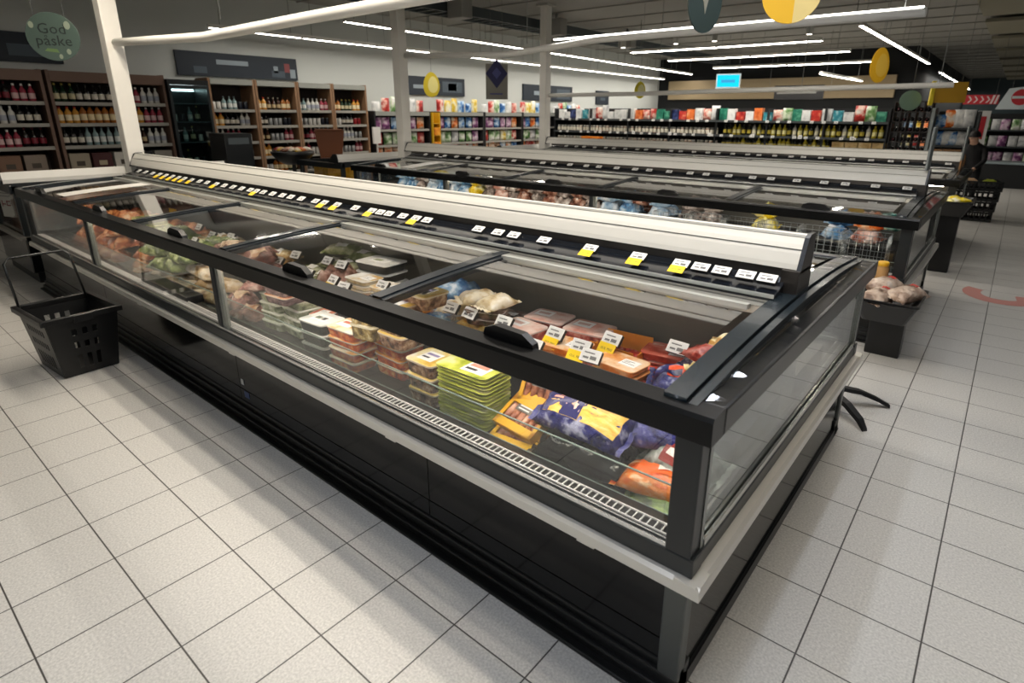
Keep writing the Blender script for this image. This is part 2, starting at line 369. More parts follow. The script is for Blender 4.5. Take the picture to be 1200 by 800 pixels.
# ------------------------------------------------------------------ freezer island (built at the front island's place, origin at its near right floor corner)
OX, OY, YC = -.42, 1.18, 2.18
IX0 = -6.88
DY = (0, 3.5, 6.85)
def archz(y): return .938 + .048 * (1 - ((y - YC) / .95) ** 2)
BARS = (-1.75, -3.0, -4.22, -5.45)
POSTS = (-3.06, -5.1)
def mk(fn):
    """mirror helper: run fn for the near and the far long side"""
    for s in (1, -1): fn(lambda y, s=s: y if s == 1 else 2 * YC - y)
def island(n, label, near):
    t = empty('freezer_island', (OX, OY + DY[n], 0))
    O = Matrix.Translation((-OX, -OY, 0))
    def B(): m = MB(); m.M = O.copy(); return m
    def yb(m, Y, x0, x1, ya, yb_, z0, z1, bev=0): a, b = sorted((Y(ya), Y(yb_))); m.box(x0, x1, a, b, z0, z1, bev)
    m = B(); m.box(IX0 + .05, -.47, 1.3, 3.06, 0, .12)
    def pl(Y):
        for ya, z1 in ((1.172, .012), (1.2, .04), (1.218, .075), (1.232, .1)): yb(m, Y, IX0, -.445, ya, 1.3, 0, z1, .006)  # thin lowest step models the shadow strip on the floor; the others are plinth
    mk(pl); m.box(-.47, -.445, 1.22, 3.14, 0, .05); m.build('plinth', P('07090a', .35), t)
    m = B()
    def lp(Y):
        for a, b in ((IX0, -5.12), (-5.115, -3.03), (-3.025, -1.5), (-1.495, -.5)):
            yb(m, Y, a, b, 1.238, 1.27, .1, .17); yb(m, Y, a, b, 1.24, 1.27, .173, .42)
    mk(lp); m.box(-.5, -.455, 1.26, 3.1, .05, .42); m.box(IX0 - .0, IX0 + .03, 1.26, 3.1, .05, .42)
    m.build('lower_panel', P('050606', .12, spec=.3), t)
    if near: B().box(-3.0, -2.975, 1.236, 1.239, .2, .23).build('sticker', P('b9bcbc', .5), t); B().box(-2.98, -2.93, 1.236, 1.239, .13, .165).build('sticker', P('2c3f6b', .4), t)
    m = B(); m.box(IX0 + .05, -.5, 1.27, 3.09, .12, .43); m.build('tub', P('1a1d1e', .6), t)
    for ya in (1.22, 3.14):
        m = B(); m.box(-.51, -.445, ya - .0, ya + .05 if ya < 2 else ya - .05, 0.05, .42, .006) if ya < 2 else m.box(-.51, -.445, ya - .05, ya, .05, .42, .006); m.build('corner_trim', P('5b5e5c', .35, .7), t)
    m = B()
    def bp(Y):
        c = [(1.178, .418), (1.18, .447), (1.19, .456), (1.25, .458), (1.25, .418)]
        m.prism([(Y(a), b) for a, b in c], 'x', IX0, -.40)
        for x in (-.72, -1.62, -2.92, -4.2, -5.5): yb(m, Y, x - .06, x, 1.19, 1.24, .4, .42)
    mk(bp); m.prism([(-.398, .418), (-.4, .447), (-.41, .456), (-.47, .458), (-.47, .418)], 'y', 1.178, 2 * YC - 1.178)
    m.build('bumper', P('dddad1', .28, .25), t)
    m = B()
    def sl(Y): yb(m, Y, IX0, -.43, 1.2, 1.262, .456, .512, .004)
    mk(sl); m.box(-.5, -.432, 1.22, 3.14, .456, .506, .004); m.box(IX0, IX0 + .06, 1.22, 3.14, .456, .506); m.build('sill', P('202526', .35), t)
    m = B()
    def ch(Y): yb(m, Y, IX0 + .05, -.5, 1.205, 1.212, .512, .524); yb(m, Y, IX0 + .05, -.5, 1.228, 1.234, .512, .52)
    mk(ch)
    for xa in (-.435, -.45, -.475, -.5): m.box(xa - .008, xa, 1.28, 3.08, .506, .528 if xa > -.46 else .54)
    m.build('glazing_trim', P('d8d9d6', .22, .75), t)
    m = B(); m.mat(0)
    def gr(Y):
        yb(m, Y, IX0 + .1, -.52, 1.236, 1.2395, .522, .527); yb(m, Y, IX0 + .1, -.52, 1.2735, 1.277, .522, .527)
        k = 0
        while -.52 - .022 * k > IX0 + .1:
            x = -.52 - .022 * k; yb(m, Y, x - .003, x, 1.2395, 1.2735, .522, .526); k += 1
    if near: mk(gr)
    else: gr(lambda y: y)
    m.build('air_grille', P('d9dad6', .4), t)
    m = B()
    def dk(Y):
        m.prism([(Y(a), b) for a, b in ((1.235, .515), (1.28, .515), (1.36, .485), (1.36, .44), (1.64, .44), (1.64, .62), (2.1, .62), (2.1, .43), (1.235, .43))], 'x', IX0 + .08, -.5)
    mk(dk); m.build('deck', P('0b0d0e', .45), t)
    m = B(); m.box(IX0 + .08, -.5, 2.09, 2.27, .43, .965); m.build('spine_wall', P('5c5a53', .4, bump=.04), t)
    m = B()
    def rg(Y): yb(m, Y, IX0 + .1, -.53, 1.362, 1.367, .487, .585)
    mk(rg); m.build('riser_glass', GLASS((.93, .97, .95), .06, .01, key='ris'), t)
    m = B()
    def re(Y): yb(m, Y, IX0 + .1, -.53, 1.3615, 1.3675, .585, .588); yb(m, Y, IX0 + .1, -.53, 1.358, 1.361, .484, .488)
    mk(re); m.build('riser_edge', P('7f8f88', .2), t)
    ed = (IX0 + .05,) + tuple(sorted(POSTS)) + (-.5,)
    for i in range(3):
        for s in (1, -1):
            Y = lambda y: y if s == 1 else 2 * YC - y
            m = B(); yb(m, Y, ed[i] + .03, ed[i + 1] - .03, 1.222, 1.227, .512, .87); m.build('front_glass', PANE, t)
    for x0 in (-.455, IX0 + .01):
        m = B(); m.box(x0, x0 + .006, 1.28, 3.08, .506, .87); m.build('end_glass', GLASS((.82, .85, .84), .12, .015, 1.0, key='end'), t)
    for x in POSTS:
        for s in (1, -1):
            Y = lambda y: y if s == 1 else 2 * YC - y
            m = B(); m.mat(0); yb(m, Y, x - .03, x + .012, 1.206, 1.25, .512, .87, .003); m.mat(1); yb(m, Y, x + .012, x + .03, 1.212, 1.245, .512, .87); yb(m, Y, x + .034, x + .042, 1.215, 1.24, .512, .87)
            m.build('mullion', [P('23282a', .4), P('a9aca6', .25, .7)], t)
    for x0, x1 in ((-.512, -.44), (IX0, IX0 + .07)):
        for s in (1, -1):
            Y = lambda y: y if s == 1 else 2 * YC - y
            m = B(); m.mat(0); yb(m, Y, x0, x1, 1.203, 1.255, .456, .87, .004); m.mat(1); yb(m, Y, x0 + .02, x1 + .003 if x1 > -1 else x1 - .003, 1.255, 1.272, .5, .87)
            m.build('corner_post', [P('1d2122', .35), P('8f9290', .25, .8)], t)
    m = B()
    def rl(Y): m.prism([(Y(a), b) for a, b in ((1.178, .862), (1.176, .925), (1.182, .936), (1.245, .938), (1.262, .93), (1.262, .875), (1.25, .862))], 'x', IX0 - .02, -.412)
    mk(rl); m.build('top_rail', P('040506', .32, spec=.25), t)
    for x0, x1 in ((-.47, -.41), (IX0 - .02, IX0 + .05)):
        m = B(); m.box(x0, x1, 1.25, 3.11, .862, .936, .006); m.build('end_rail', P('06090b', .28, spec=.4), t)
        # curved end frame with the clear strip below it
        c = (x0 + x1) / 2 + (-.075 if x1 > -1 else .075)
        ys = [1.215 + 1.93 * k / 24 for k in range(25)]
        m = B(); m.sm = True
        for dx, w, z in ((-.012, .03, .012), (.035, .012, .002)):
            q = 1 if x1 > -1 else -1; cc = c + dx * q
            loft(m, [[(cc - w, y, archz(y) + z), (cc + w, y, archz(y) + z), (cc + w, y, archz(y) + z - .034), (cc - w, y, archz(y) + z - .034)] for y in ys])
        m.build('end_arch', P('1b242a', .25, coat=.3), t)
        m = B(); e = x1 - .01 if x1 > -1 else x0 + .01
        for k in range(24): m.quad((c, ys[k], archz(ys[k])), (c, ys[k + 1], archz(ys[k + 1])), (e, ys[k + 1], .936), (e, ys[k], .936))
        m.build('curved_pane', PANE2, t)
    # sliding lids
    xs = (IX0 + .1,) + tuple(sorted(BARS)) + (-.56,)
    m = B()
    def cb(Y):
        for x in BARS:
            for dx, w, dz in ((0, .024, -.003), (.036, .014, -.009), (-.034, .012, -.009)):
                ys = [1.25 + .73 * k / 12 for k in range(13)]
                for k in range(12):
                    a, b = ys[k], ys[k + 1]; za, zb = archz(a) + dz, archz(b) + dz
                    m.quad((x + dx - w, Y(a), za + .008), (x + dx + w, Y(a), za + .008), (x + dx + w, Y(b), zb + .008), (x + dx - w, Y(b), zb + .008))
                    for q in (-w, w): m.quad((x + dx + q, Y(a), za + .008), (x + dx + q, Y(b), zb + .008), (x + dx + q, Y(b), zb - .02), (x + dx + q, Y(a), za - .02))
    mk(cb); m.build('lid_track', P('1a2127', .28, coat=.3), t)
    hx = (-6.35, -4.85, -3.55, -2.3, -1.09)
    for i in range(5):
        for s in (1, -1):
            if s == -1 and not near: continue
            Y = lambda y: y if s == 1 else 2 * YC - y
            m = B(); m.sheet([(Y(1.25 + .66 * k / 10), archz(1.25 + .66 * k / 10) - .006) for k in range(11)], 'x', xs[i] + .04, xs[i + 1] - .04)
            lid = m.build('sliding_lid', PANE2, t)
            m = B(); yb(m, Y, xs[i] + .04, xs[i + 1] - .04, 1.905, 1.93, .972, .99); m.build('lid_edge', P('c4c6c0', .3, .4), lid)
            m = B(); h = hx[i]; pr = [(h - .1, .932), (h - .09, .962), (h - .05, .978), (h + .06, .974), (h + .1, .95), (h + .105, .932)]
            a, b = sorted((Y(1.235), Y(1.262))); m.prism(pr, 'y', a, b); m.build('lid_handle', P('08090a', .4), lid)
            if i == 0 and s == 1:
                m = B(); m.sheet([(1.27 + .62 * k / 10, archz(1.27 + .62 * k / 10) + .012) for k in range(11)], 'x', -5.98, -5.75); m.build('white_lid_border', P('eceae4', .35), lid)
    m = B()
    def tp(Y):
        yb(m, Y, IX0 + .1, -.56, 1.935, 1.975, .955, .985); yb(m, Y, IX0 + .1, -.56, 1.98, 2.03, .955, .99)
    mk(tp); m.build('ridge_deck', P('a7a7a0', .3, .6), t)
    m = B()
    def tr(Y):
        m.prism([(Y(a), b) for a, b in ((2.0, .99), (1.998, 1.005), (2.1, 1.035), (2.11, 1.05), (2.12, 1.05), (2.12, .98))], 'x', IX0 + .12, -.545)
    mk(tr); m.build('price_rail', P('14181f', .18, coat=.3), t)
    m = B()
    def te(Y): m.prism([(Y(a), b) for a, b in ((1.994, 1.0), (1.994, 1.014), (1.998, 1.014), (1.998, 1.0))], 'x', IX0 + .12, -.545)
    mk(te); m.build('price_rail_lip', P('b9bcbb', .2, .5), t)
    m = B(); m.box(IX0 + .1, -.56, 2.13, 2.23, .96, 1.085); m.build('ridge_core', P('3c3833', .5), t)
    pr = [(2.118, 1.082), (2.124, 1.1), (2.14, 1.135), (2.16, 1.165), (2.178, 1.188), (2.19, 1.193), (2.235, 1.193), (2.245, 1.18), (2.25, 1.13), (2.245, 1.082)]
    m = B(); m.prism(pr, 'x', IX0 - .02, -.515); m.mat(1).prism([(2.146, 1.1475), (2.1448, 1.1505), (2.149, 1.1505), (2.15, 1.1475)], 'x', IX0 - .02, -.515)
    m.mat(1).prism([(2.176, 1.189), (2.185, 1.195), (2.19, 1.195), (2.18, 1.186)], 'x', IX0 - .02, -.515)
    rc = m.build('ridge_cover', [P('d3d2cb', .42), P('85857f', .5)], t)
    for a, b in ((-.515, -.5), (IX0 - .035, IX0 - .02)):
        m = B(); m.prism([(2.11, 1.07), (2.165, 1.19), (2.19, 1.2), (2.245, 1.2), (2.258, 1.13), (2.25, 1.07)], 'x', a, b); m.build('end_cap', BLACK, rc)
    m = B(); m.box(-.56, -.5, 2.1, 2.26, .95, 1.08); m.build('ridge_foot', P('2a2622', .4), t)
    m = B()
    def ls(Y): yb(m, Y, IX0 + .15, -.56, 1.236, 1.25, .853, .861)
    mk(ls); m.build('led_strip', GLOW('fff1dd', LED), t)
    tag(t, label, 'freezer')
    return t
island(0, 'long front freezer island full of chilled packs, with price tags on its ridge', True)
island(1, 'middle freezer island with bagged frozen goods, behind the front one', False)
island(2, 'rear freezer island with a white ridge, farthest from the camera', False)
# cabinets standing across the left end of each island
def end_cabinet(n, label):
    t = empty("end_freezer", (-7.12, 1.2 + DY[n], 0))
    m = MB(); m.box(-1.1, 0, .03, 1.93, .0, .1); m.build('plinth', P('07090a', .4), t)
    m = MB(); m.box(-1.14, -.0, .0, 1.96, .1, .46, .01); m.build('lower_panel', P('101314', .12, coat=.3), t)
    m = MB(); m.box(-1.18, 0.0, -.03, 1.99, .42, .46, .01); m.build('bumper', P('96938a', .35, .3), t)
    m = MB(); m.box(-1.1, -.1, .1, 1.86, .46, .5); m.build('deck', P('2a2e30', .5), t)
    for x, y in ((-1.1, 0), (-1.1, 1.9), (-.06, 0), (-.06, 1.9)):
        m = MB(); m.box(x, x + .05, y + .005, y + .05, .46, .88); m.build('corner_post', P('23282a', .4), t)
    for a in ((-1.05, -.06, .02, .026), (-1.05, -.06, 1.93, 1.936), (-1.09, -1.084, .05, 1.9)):
        m = MB(); m.box(*a, .46, .88); m.build('side_glass', PANE, t)
    m = MB(); m.box(-1.14, 0, -.02, .045, .86, .935, .006); m.box(-1.14, 0, 1.915, 1.98, .86, .935, .006); m.box(-1.14, -1.08, 0, 1.95, .86, .935, .006); m.build('top_rail', P('11171b', .3, coat=.3), t)
    for a, b in ((.05, .64), (.66, 1.28), (1.3, 1.91)):
        m = MB(); m.sheet([(-1.08 + .82 * k / 8, .93 + .06 * math.sin(k / 8 * 1.3)) for k in range(9)], 'y', a, b); m.build('sliding_lid', PANE2, t)
    m = MB(); m.prism([(-.2, .955), (-.17, 1.0), (-.11, 1.05), (-.05, 1.055), (-.02, .99), (-.02, .955)], 'y', -.05, 1.96); rc = m.build('ridge_cover', P('dddcd6', .42), t)
    for a, b in ((-.065, -.05), (1.96, 1.975)):
        m = MB(); m.prism([(-.22, .945), (-.17, 1.01), (-.11, 1.06), (-.04, 1.065), (-.01, .99), (-.01, .945)], 'y', a, b); m.build('end_cap', BLACK, rc)
    m = MB(); m.box(-.24, 0, 0, 1.94, .88, .955); m.build('ridge_deck', P('1d2225', .4), t)
    return tag(t, label, 'freezer')
end_cabinet(0, 'low freezer cabinet across the left end of the front island')
end_cabinet(1, 'low freezer cabinet across the left end of the middle island')
end_cabinet(2, 'low freezer cabinet across the left end of the rear island')

# ------------------------------------------------------------------ packs, bags and tags
def label_mesh(w, d, z, base, blocks, x=0, y=0):
    """a printed label lying flat: base colour with blocks (x0,x1,y0,y1 in 0..1, material)"""
    m = MB(); mats = [base]; m.box(x - w / 2, x + w / 2, y - d / 2, y + d / 2, z, z + .0012)
    for bx0, bx1, by0, by1, mt in blocks:
        if mt not in mats: mats.append(mt)
        m.mat(mats.index(mt)).quad(*[(x - w / 2 + w * a, y - d / 2 + d * b, z + .0016) for a, b in ((bx0, by0), (bx1, by0), (bx1, by1), (bx0, by1))])
    return m.mesh('label', mats)
LINES = [(.1, .7, .7, .76, INK), (.1, .5, .52, .58, INK), (.1, .85, .3, .36, INK)]
def tray_kind(name, cat, w, d, h, tray, content, film, lab=None, rim=.008, lw=.5, ld=.5, lx=0, ly=0, lbl=PAPER, blocks=LINES):
    m = MB(); loft(m, [rrect(w * .86, d * .84, .018, 0), rrect(w * .9, d * .88, .02, h * .15), rrect(w - rim, d - rim, .022, h * .84), rrect(w, d, .024, h * .86), rrect(w, d, .024, h * .97)], [1, 1, 0, 0], True, True)
    me = m.mesh(name, [tray, content])
    m = MB(); loft(m, [rrect(w - .004, d - .004, .022, h * .972), rrect(w - .008, d - .008, .022, h), ], None, False, True); parts = [('film', m.mesh('film', film))]
    if lw: parts.append(('label', label_mesh(w * lw, d * ld, h + .0004, lbl, blocks, w * lx, d * ly)))
    return Kind(name, cat, me, parts)
def bag_kind(name, cat, w, d, h, mat, crimp=None, lab=None, seed=0, wr=.25, nu=16, nv=12, labbox=(.25, .75, .3, .7), blocks=None):
    """pillow bag with crimped ends and crumpled faces"""
    def H(u, v):
        a = max(0, 1 - abs(2 * u - 1) ** 3.2) ** .6; b = max(0, 1 - abs(2 * v - 1) ** 2.6) ** .6
        nz = noise.noise(Vector((u * w * 26 + seed * 7.3, v * d * 26, seed))) + .6 * abs(noise.noise(Vector((u * w * 55 + seed, v * d * 60, 3.1 + seed))))
        return a * b * (1 + wr * nz)
    def edge(u, v): return (w * (u - .5) * (1 + .05 * noise.noise(Vector((v * 5, seed, 1)))), d * (v - .5) * (1 + .07 * noise.noise(Vector((u * 5, seed, 2)))))
    m = MB()
    def top(u, v): x, y = edge(u, v); return (x, y, h * (.32 + .68 * H(u, v)))
    def bot(u, v): x, y = edge(u, v); return (x, y, h * .32 * (1 - min(1, H(u, v))))
    m.grid(top, nu, nv); m.grid(bot, nu, nv, flip=True)
    mats = [mat, crimp or mat]
    m.mi = 1
    for s in (0, 1):      # crimped end strips
        def strip(u, v, s=s): x, y = edge(s, v); return (x + (1 if s else -1) * .018 * u, y, h * .32 + .004 * math.sin(v * 40) + .012 * u * noise.noise(Vector((v * 3, seed, 5 + s))))
        m.grid(strip, 2, nv, flip=bool(0))
    bmesh.ops.remove_doubles(m.bm, verts=m.bm.verts[:], dist=.0004)
    me = m.mesh(name, mats); parts = []
    if lab:
        m = MB(); u0, u1, v0, v1 = labbox
        def lp(u, v): x, y, z = top(u0 + (u1 - u0) * u, v0 + (v1 - v0) * v); return (x, y, z + .003)
        m.grid(lp, 10, 8); lm = [lab]
        for b in blocks or ():
            if b[4] not in lm: lm.append(b[4])
            m.mi = lm.index(b[4])
            def lq(u, v, b=b): x, y, z = lp(b[0] + (b[1] - b[0]) * u, b[2] + (b[3] - b[2]) * v); return (x, y, z + .002)
            m.grid(lq, 4, 3)
        parts.append(('label', m.mesh('label', lm)))
    return Kind(name, cat, me, parts)
def carton_kind(name, cat, w, d, h, mat, face=None, blocks=(), fold=True):
    m = MB(); m.box(-w / 2, w / 2, -d / 2, d / 2, 0, h, .003); me = m.mesh(name, mat); parts = []
    if face:
        m = MB(); ms = [face]; m.box(-w * .42, w * .42, -d / 2 - .0015, -d / 2, h * .12, h * .88)
        for b in blocks:
            if b[4] not in ms: ms.append(b[4])
            m.mat(ms.index(b[4])).quad(*[(-w * .42 + w * .84 * a, -d / 2 - .002, h * .12 + h * .76 * z) for a, z in ((b[0], b[2]), (b[1], b[2]), (b[1], b[3]), (b[0], b[3]))])
        parts.append(('label', m.mesh('label', ms)))
    return Kind(name, cat, me, parts)
def sausage_kind(name, cat, w, d, card, meat, lab):
    m = MB(); m.box(-w / 2, w / 2, -d / 2, d / 2, 0, .006, .002); m.box(-w / 2, w / 2, d / 2 - .03, d / 2, .006, .034, .004); m.box(-w / 2, w / 2, -d / 2, -d / 2 + .02, .006, .03, .004); me = m.mesh(name, card)
    m = MB(); n = 6; st = w * .92 / n
    for k in range(n):
        x = -w * .46 + st * (k + .5); L = d * .62
        m.lathe([(.002, -L / 2), (st * .4, -L / 2 + .012), (st * .5, 0), (st * .4, L / 2 - .012), (.002, L / 2)], 8)
        vs = list(m.bm.verts)[-40:]
        bmesh.ops.rotate(m.bm, verts=vs, cent=(0, 0, 0), matrix=Matrix.Rotation(R(90), 3, 'X')); bmesh.ops.translate(m.bm, verts=vs, vec=(x, -.004, .006 + st * .45))
    f = MB(); z = .006 + st * 1.02
    f.box(-w / 2, w / 2, -d / 2, -d / 2 + .032, z, z + .003); f.box(-w / 2, w / 2, d / 2 - .06, d / 2, z, z + .003); f.box(-w / 2, -w / 2 + .016, -d / 2, d / 2, z, z + .003); f.box(w / 2 - .016, w / 2, -d / 2, d / 2, z, z + .003)
    f.box(-w / 2, -w / 2 + .004, -d / 2, d / 2, 0, z); f.box(w / 2 - .004, w / 2, -d / 2, d / 2, 0, z)
    parts = [('card_frame', f.mesh('card_frame', card)), ('sausages', m.mesh('sausages', meat)), ('label', label_mesh(w * .55, d * .22, .006 + st, lab, [(.1, .9, .55, .75, PAPER), (.1, .6, .2, .35, PAPER)], 0, d * .1))]
    return Kind(name, cat, me, parts)

# price tags: white electronic labels; some with a yellow card below
GULP = 'GUL PRIS'
def tag_kind(w, h, card, tilt, stand=0):
    T = Matrix.Rotation(R(90 - tilt), 4, 'X')
    m = MB(); m.M = T; m.mat(0).box(-w / 2, w / 2, -h / 2, h / 2, -.018, -.002, .002); m.mat(1).box(-w / 2, w / 2, -h / 2, h / 2, -.002, 0)
    me = m.mesh('price_tag', [BLACKM, P('efeeea', .45)])
    m = MB(); m.M = T; m.box(-w * .44, w * .44, -h * .4, h * .4, 0, .0006); m.mat(1)
    for a, b, c, d in ((-.34, .2, .14, .24), (-.34, -.05, -.28, -.12), (.02, .34, -.3, -.02)): m.quad(*[(x * w, y * h, .001) for x, y in ((a, c), (b, c), (b, d), (a, d))])
    parts = [('display', m.mesh('display', [P('e3e4e0', .4), P('6b6b6b', .6)]))]
    if card:
        m = MB(); m.M = T; m.box(-w * .5, w * .46, -h * 1.4, -h * .45, .001, .0022); m.mat(1); m.text(GULP, w * .17, Matrix.Translation((0, -h * .95, .0026)))
        parts.append(('price_card', m.mesh('price_card', [YEL, INK])))
    if stand:
        m = MB(); m.box(-w * .55, w * .55, .012, .0145, -stand, -.01); m.box(-w * .55, w * .55, .0, .06, -stand, -stand + .002)
        parts.append(('clear_holder', m.mesh('clear_holder', ACRYL)))
    return Kind('price_tag', 'price tag', me, parts)
KT, KTY = tag_kind(.064, .04, False, 60), tag_kind(.064, .04, True, 60)
RIDGE = [(-6.48, 0), (-6.31, 0), (-6.14, 0), (-5.98, 1), (-5.84, 1), (-5.7, 1), (-5.57, 1), (-5.45, 1), (-5.3, 1), (-5.15, 0), (-5.01, 0), (-4.85, 1), (-4.71, 0), (-4.57, 0), (-4.43, 0), (-4.3, 0), (-4.21, 1), (-4.11, 0), (-3.98, 0), (-3.85, 0), (-3.74, 0), (-3.61, 0), (-3.44, 0), (-3.34, 1), (-3.2, 1), (-3.01, 0), (-2.85, 1), (-2.77, 0), (-2.69, 0), (-2.57, 0), (-2.46, 1), (-2.37, 0), (-1.99, 0), (-1.86, 0), (-1.76, 0), (-1.58, 0), (-1.33, 1), (-1.1, 1), (-.915, 1), (-.835, 0), (-.755, 0), (-.665, 0), (-.59, 0)]
N_ = len(RIDGE)
for i, (x, y) in enumerate(RIDGE):
    (KTY if y else KT).put(f'white price tag{" with yellow card" if y else ""} on the front island ridge, {nth(N_ - i)} from its right end', (x, 2.05, 1.056), 0, 'price tags on the front ridge rail')
for n, nm in ((1, 'middle'), (2, 'rear')):
    xs = [-.62 - .205 * k - .06 * ((k * 7) % 3) / 3 for k in range(29)]
    for i, x in enumerate(xs): KT.put(f'white price tag on the {nm} island ridge, {nth(i + 1)} from its right end', (x, 2.05 + DY[n], 1.056), 0, f'price tags on the {nm} ridge rail')
KS = {(c, s): tag_kind(.078, .048, c, 40, s) for c in (0, 1) for s in (.06, .3)}
TAGA = [(-2.05, 1.66, 1), (-1.92, 1.66, 0), (-1.79, 1.66, 0), (-1.67, 1.655, 0), (-1.49, 1.67, 1), (-1.24, 1.55, 0), (-1.25, 1.7, 1), (-1.1, 1.655, 1), (-1.02, 1.6, 0), (-1.05, 1.79, 1), (-.82, 1.87, 0), (-.62, 1.95, 0)]
TAGB = [(-3.57, 1.73, 0), (-3.52, 1.6, 0), (-3.35, 1.58, 0), (-3.16, 1.61, 0), (-3.22, 1.75, 0), (-2.95, 1.79, 0), (-2.79, 1.57, 0), (-2.73, 1.5, 0), (-2.57, 1.58, 1), (-2.42, 1.54, 0), (-2.81, 1.79, 0), (-2.3, 1.68, 0)]
TAGC = [(-4.57, 1.76, 0), (-4.39, 1.6, 0), (-4.2, 1.69, 0), (-4.05, 1.75, 0), (-4.09, 1.53, 0), (-3.84, 1.52, 0), (-3.72, 1.6, 0), (-4.5, 1.58, 0), (-3.9, 1.7, 0)]
TAGD = [(-5.76, 1.55, 1), (-5.43, 1.51, 0), (-5.28, 1.55, 0), (-4.88, 1.48, 0), (-4.74, 1.46, 0), (-5.0, 1.66, 0)]
for nm, T in (('first', TAGA), ('third', TAGB), ('fourth', TAGC), ('fifth', TAGD)):
    for i, (x, y, c) in enumerate(sorted(T, reverse=True)):
        s = .06
        KS[(c, s)].put(f'white price tag{" and yellow card" if c else ""} among front island packs, {nth(USED.setdefault("#tags", 0) + 1)} from its right end', (x, y, .79), random.uniform(-.12, .12), 'price tags among the packs'); USED['#tags'] += 1

DK, ST = .441, .621      # the two levels of the tub floor
def stack(kind, lab, loc, n, h, rz=0, group=None, jit=.003):
    """n of a kind on top of each other; the label counts from the top"""
    for k in range(n):
        pos = 'topmost' if k == n - 1 else ('lowest' if k == 0 else nth(n - k) + ' from the top')
        if n == 1: pos = 'lying singly'
        kind.put(f'{lab}, {pos}', (loc[0] + random.uniform(-jit, jit), loc[1] + random.uniform(-jit, jit), loc[2] + h * k), rz + random.uniform(-.03, .03), group, drop=loc[2])
GRN = PRINT(('7a8526', 'a3ae2c', 'cdd25a', 'dfdca0'), 9, .3, .05)
K_GREEN = tray_kind('chicken_pack', 'food pack', .265, .165, .0122, P('8f9838', .3), P('2c3620', .3), GRN, rim=.012, lw=.42, ld=.5, lx=.16, ly=-.1, blocks=[(.1, .9, .55, .85, P('d98f7a', .5)), (.1, .6, .2, .4, INK)])
stack(K_GREEN, 'flat green and yellow chicken pack in the tall front stack', (-1.475, 1.475, DK), 15, .0125, .02, 'stacked green chicken packs')
ORG = PRINT(('7d2a17', 'b8431f', 'd8672c', 'e7a35f'), 28, .3, .3)
FILM_O = PRINT(('c9532b', 'e6a34b', 'efe3c6', 'f4f1e6'), 7, .15, .05)
K_MINCE = tray_kind('minced_meat_tray', 'food tray', .21, .15, .048, P('cfc6b8', .2), ORG, FILM_O, lw=.45, ld=.45, lx=-.15, blocks=[(.1, .9, .5, .85, P('b9562f', .5))])
stack(K_MINCE, 'clear tray of orange-red minced meat, front stack beside dark trays', (-2.27, 1.47, DK), 4, .049, .05, 'trays of minced meat')
stack(K_MINCE, 'clear tray of orange-red minced meat, second stack', (-2.03, 1.56, DK), 4, .049, -.03, 'trays of minced meat')
K_DARK = tray_kind('dark_meal_tray', 'food tray', .2, .15, .058, P('c8cbc6', .25), P('2a322e', .3), PRINT(('b9bfb8', 'e9ebe6', 'f3f3ee'), 8, .15, .05), lw=.5, ld=.5, blocks=[(.1, .5, .3, .7, P('55604f', .5)), (.6, .9, .3, .7, INK)])
stack(K_DARK, 'dark grey meal tray with white film near the long front glass', (-2.52, 1.47, DK), 3, .059, .04, 'dark meal trays')
BRN = PRINT(('2d1c14', '5b3a28', '8a6a52', 'b49c86'), 30, .2, .5)
YFILM = PRINT(('caa13c', 'e8c96a', 'f1e3ad', 'f7f2dc'), 8, .25, .05)
K_BROWN = tray_kind('marinated_meat_pack', 'food pack', .17, .15, .062, P('c9b9a2', .25), BRN, YFILM, lw=.5, ld=.55, blocks=[(.1, .9, .6, .8, P('8a7fa8', .5)), (.1, .6, .25, .4, INK)])
for i, x in enumerate((-1.72, -1.9)): stack(K_BROWN, f'brown meat pack, {("right", "left")[i]} stack beside the green chicken packs', (x, 1.475, DK), 3, .063, .02, 'brown meat packs with yellow film')
stack(K_BROWN, 'brown meat pack with yellow film, stack standing behind the minced meat', (-1.84, 1.6, DK), 3, .063, .0, 'brown meat packs with yellow film')
K_OLIVE = tray_kind('olive_tub', 'food pack', .15, .13, .07, P('d9d2b8', .25), PRINT(('3b2d16', '6d5a2e', 'a48d55', 'cdbf95'), 32, .2, .5), PRINT(('7b2a1d', 'b7ac8a', 'ece7d8'), 10, .2, .05), lw=0)
stack(K_OLIVE, 'olive brown tub with reddish lid squeezed before the brown packs', (-2.08, 1.43, DK), 2, .071, .2, 'olive brown tubs')
K_TUB = tray_kind('salad_tub', 'food tub', .19, .16, .05, P('dfe3cf', .25), PRINT(('56614a', '8b9573', 'b8bfa0', 'e3e6d6'), 22, .25, .2), PRINT(('dfe3cd', 'f2f2e8', 'fbfaf4'), 8, .25, .05), lw=.55, ld=.6, blocks=[(.1, .6, .3, .7, P('cfc59a', .5))])
stack(K_TUB, 'pale green salad tub, left stack near the metal mullion', (-3.03, 1.53, DK), 4, .051, .1, 'pale green salad tubs')
stack(K_TUB, 'pale green salad tub, right stack next to the purple packs', (-2.84, 1.6, DK), 4, .051, -.05, 'pale green salad tubs')
K_PURP = tray_kind('ham_pack', 'food pack', .19, .15, .045, P('cbbfae', .25), PRINT(('35262a', '5e4448', '937a74'), 26, .2, .5), PRINT(('b3502f', 'd99a6c', 'e9ddc8', 'efe8da'), 9, .2, .05), lw=.4, ld=.4, lx=-.2)
stack(K_PURP, 'purple-brown ham pack with orange print below the salad tubs', (-2.82, 1.45, DK), 3, .046, .12, 'purple-brown ham packs')
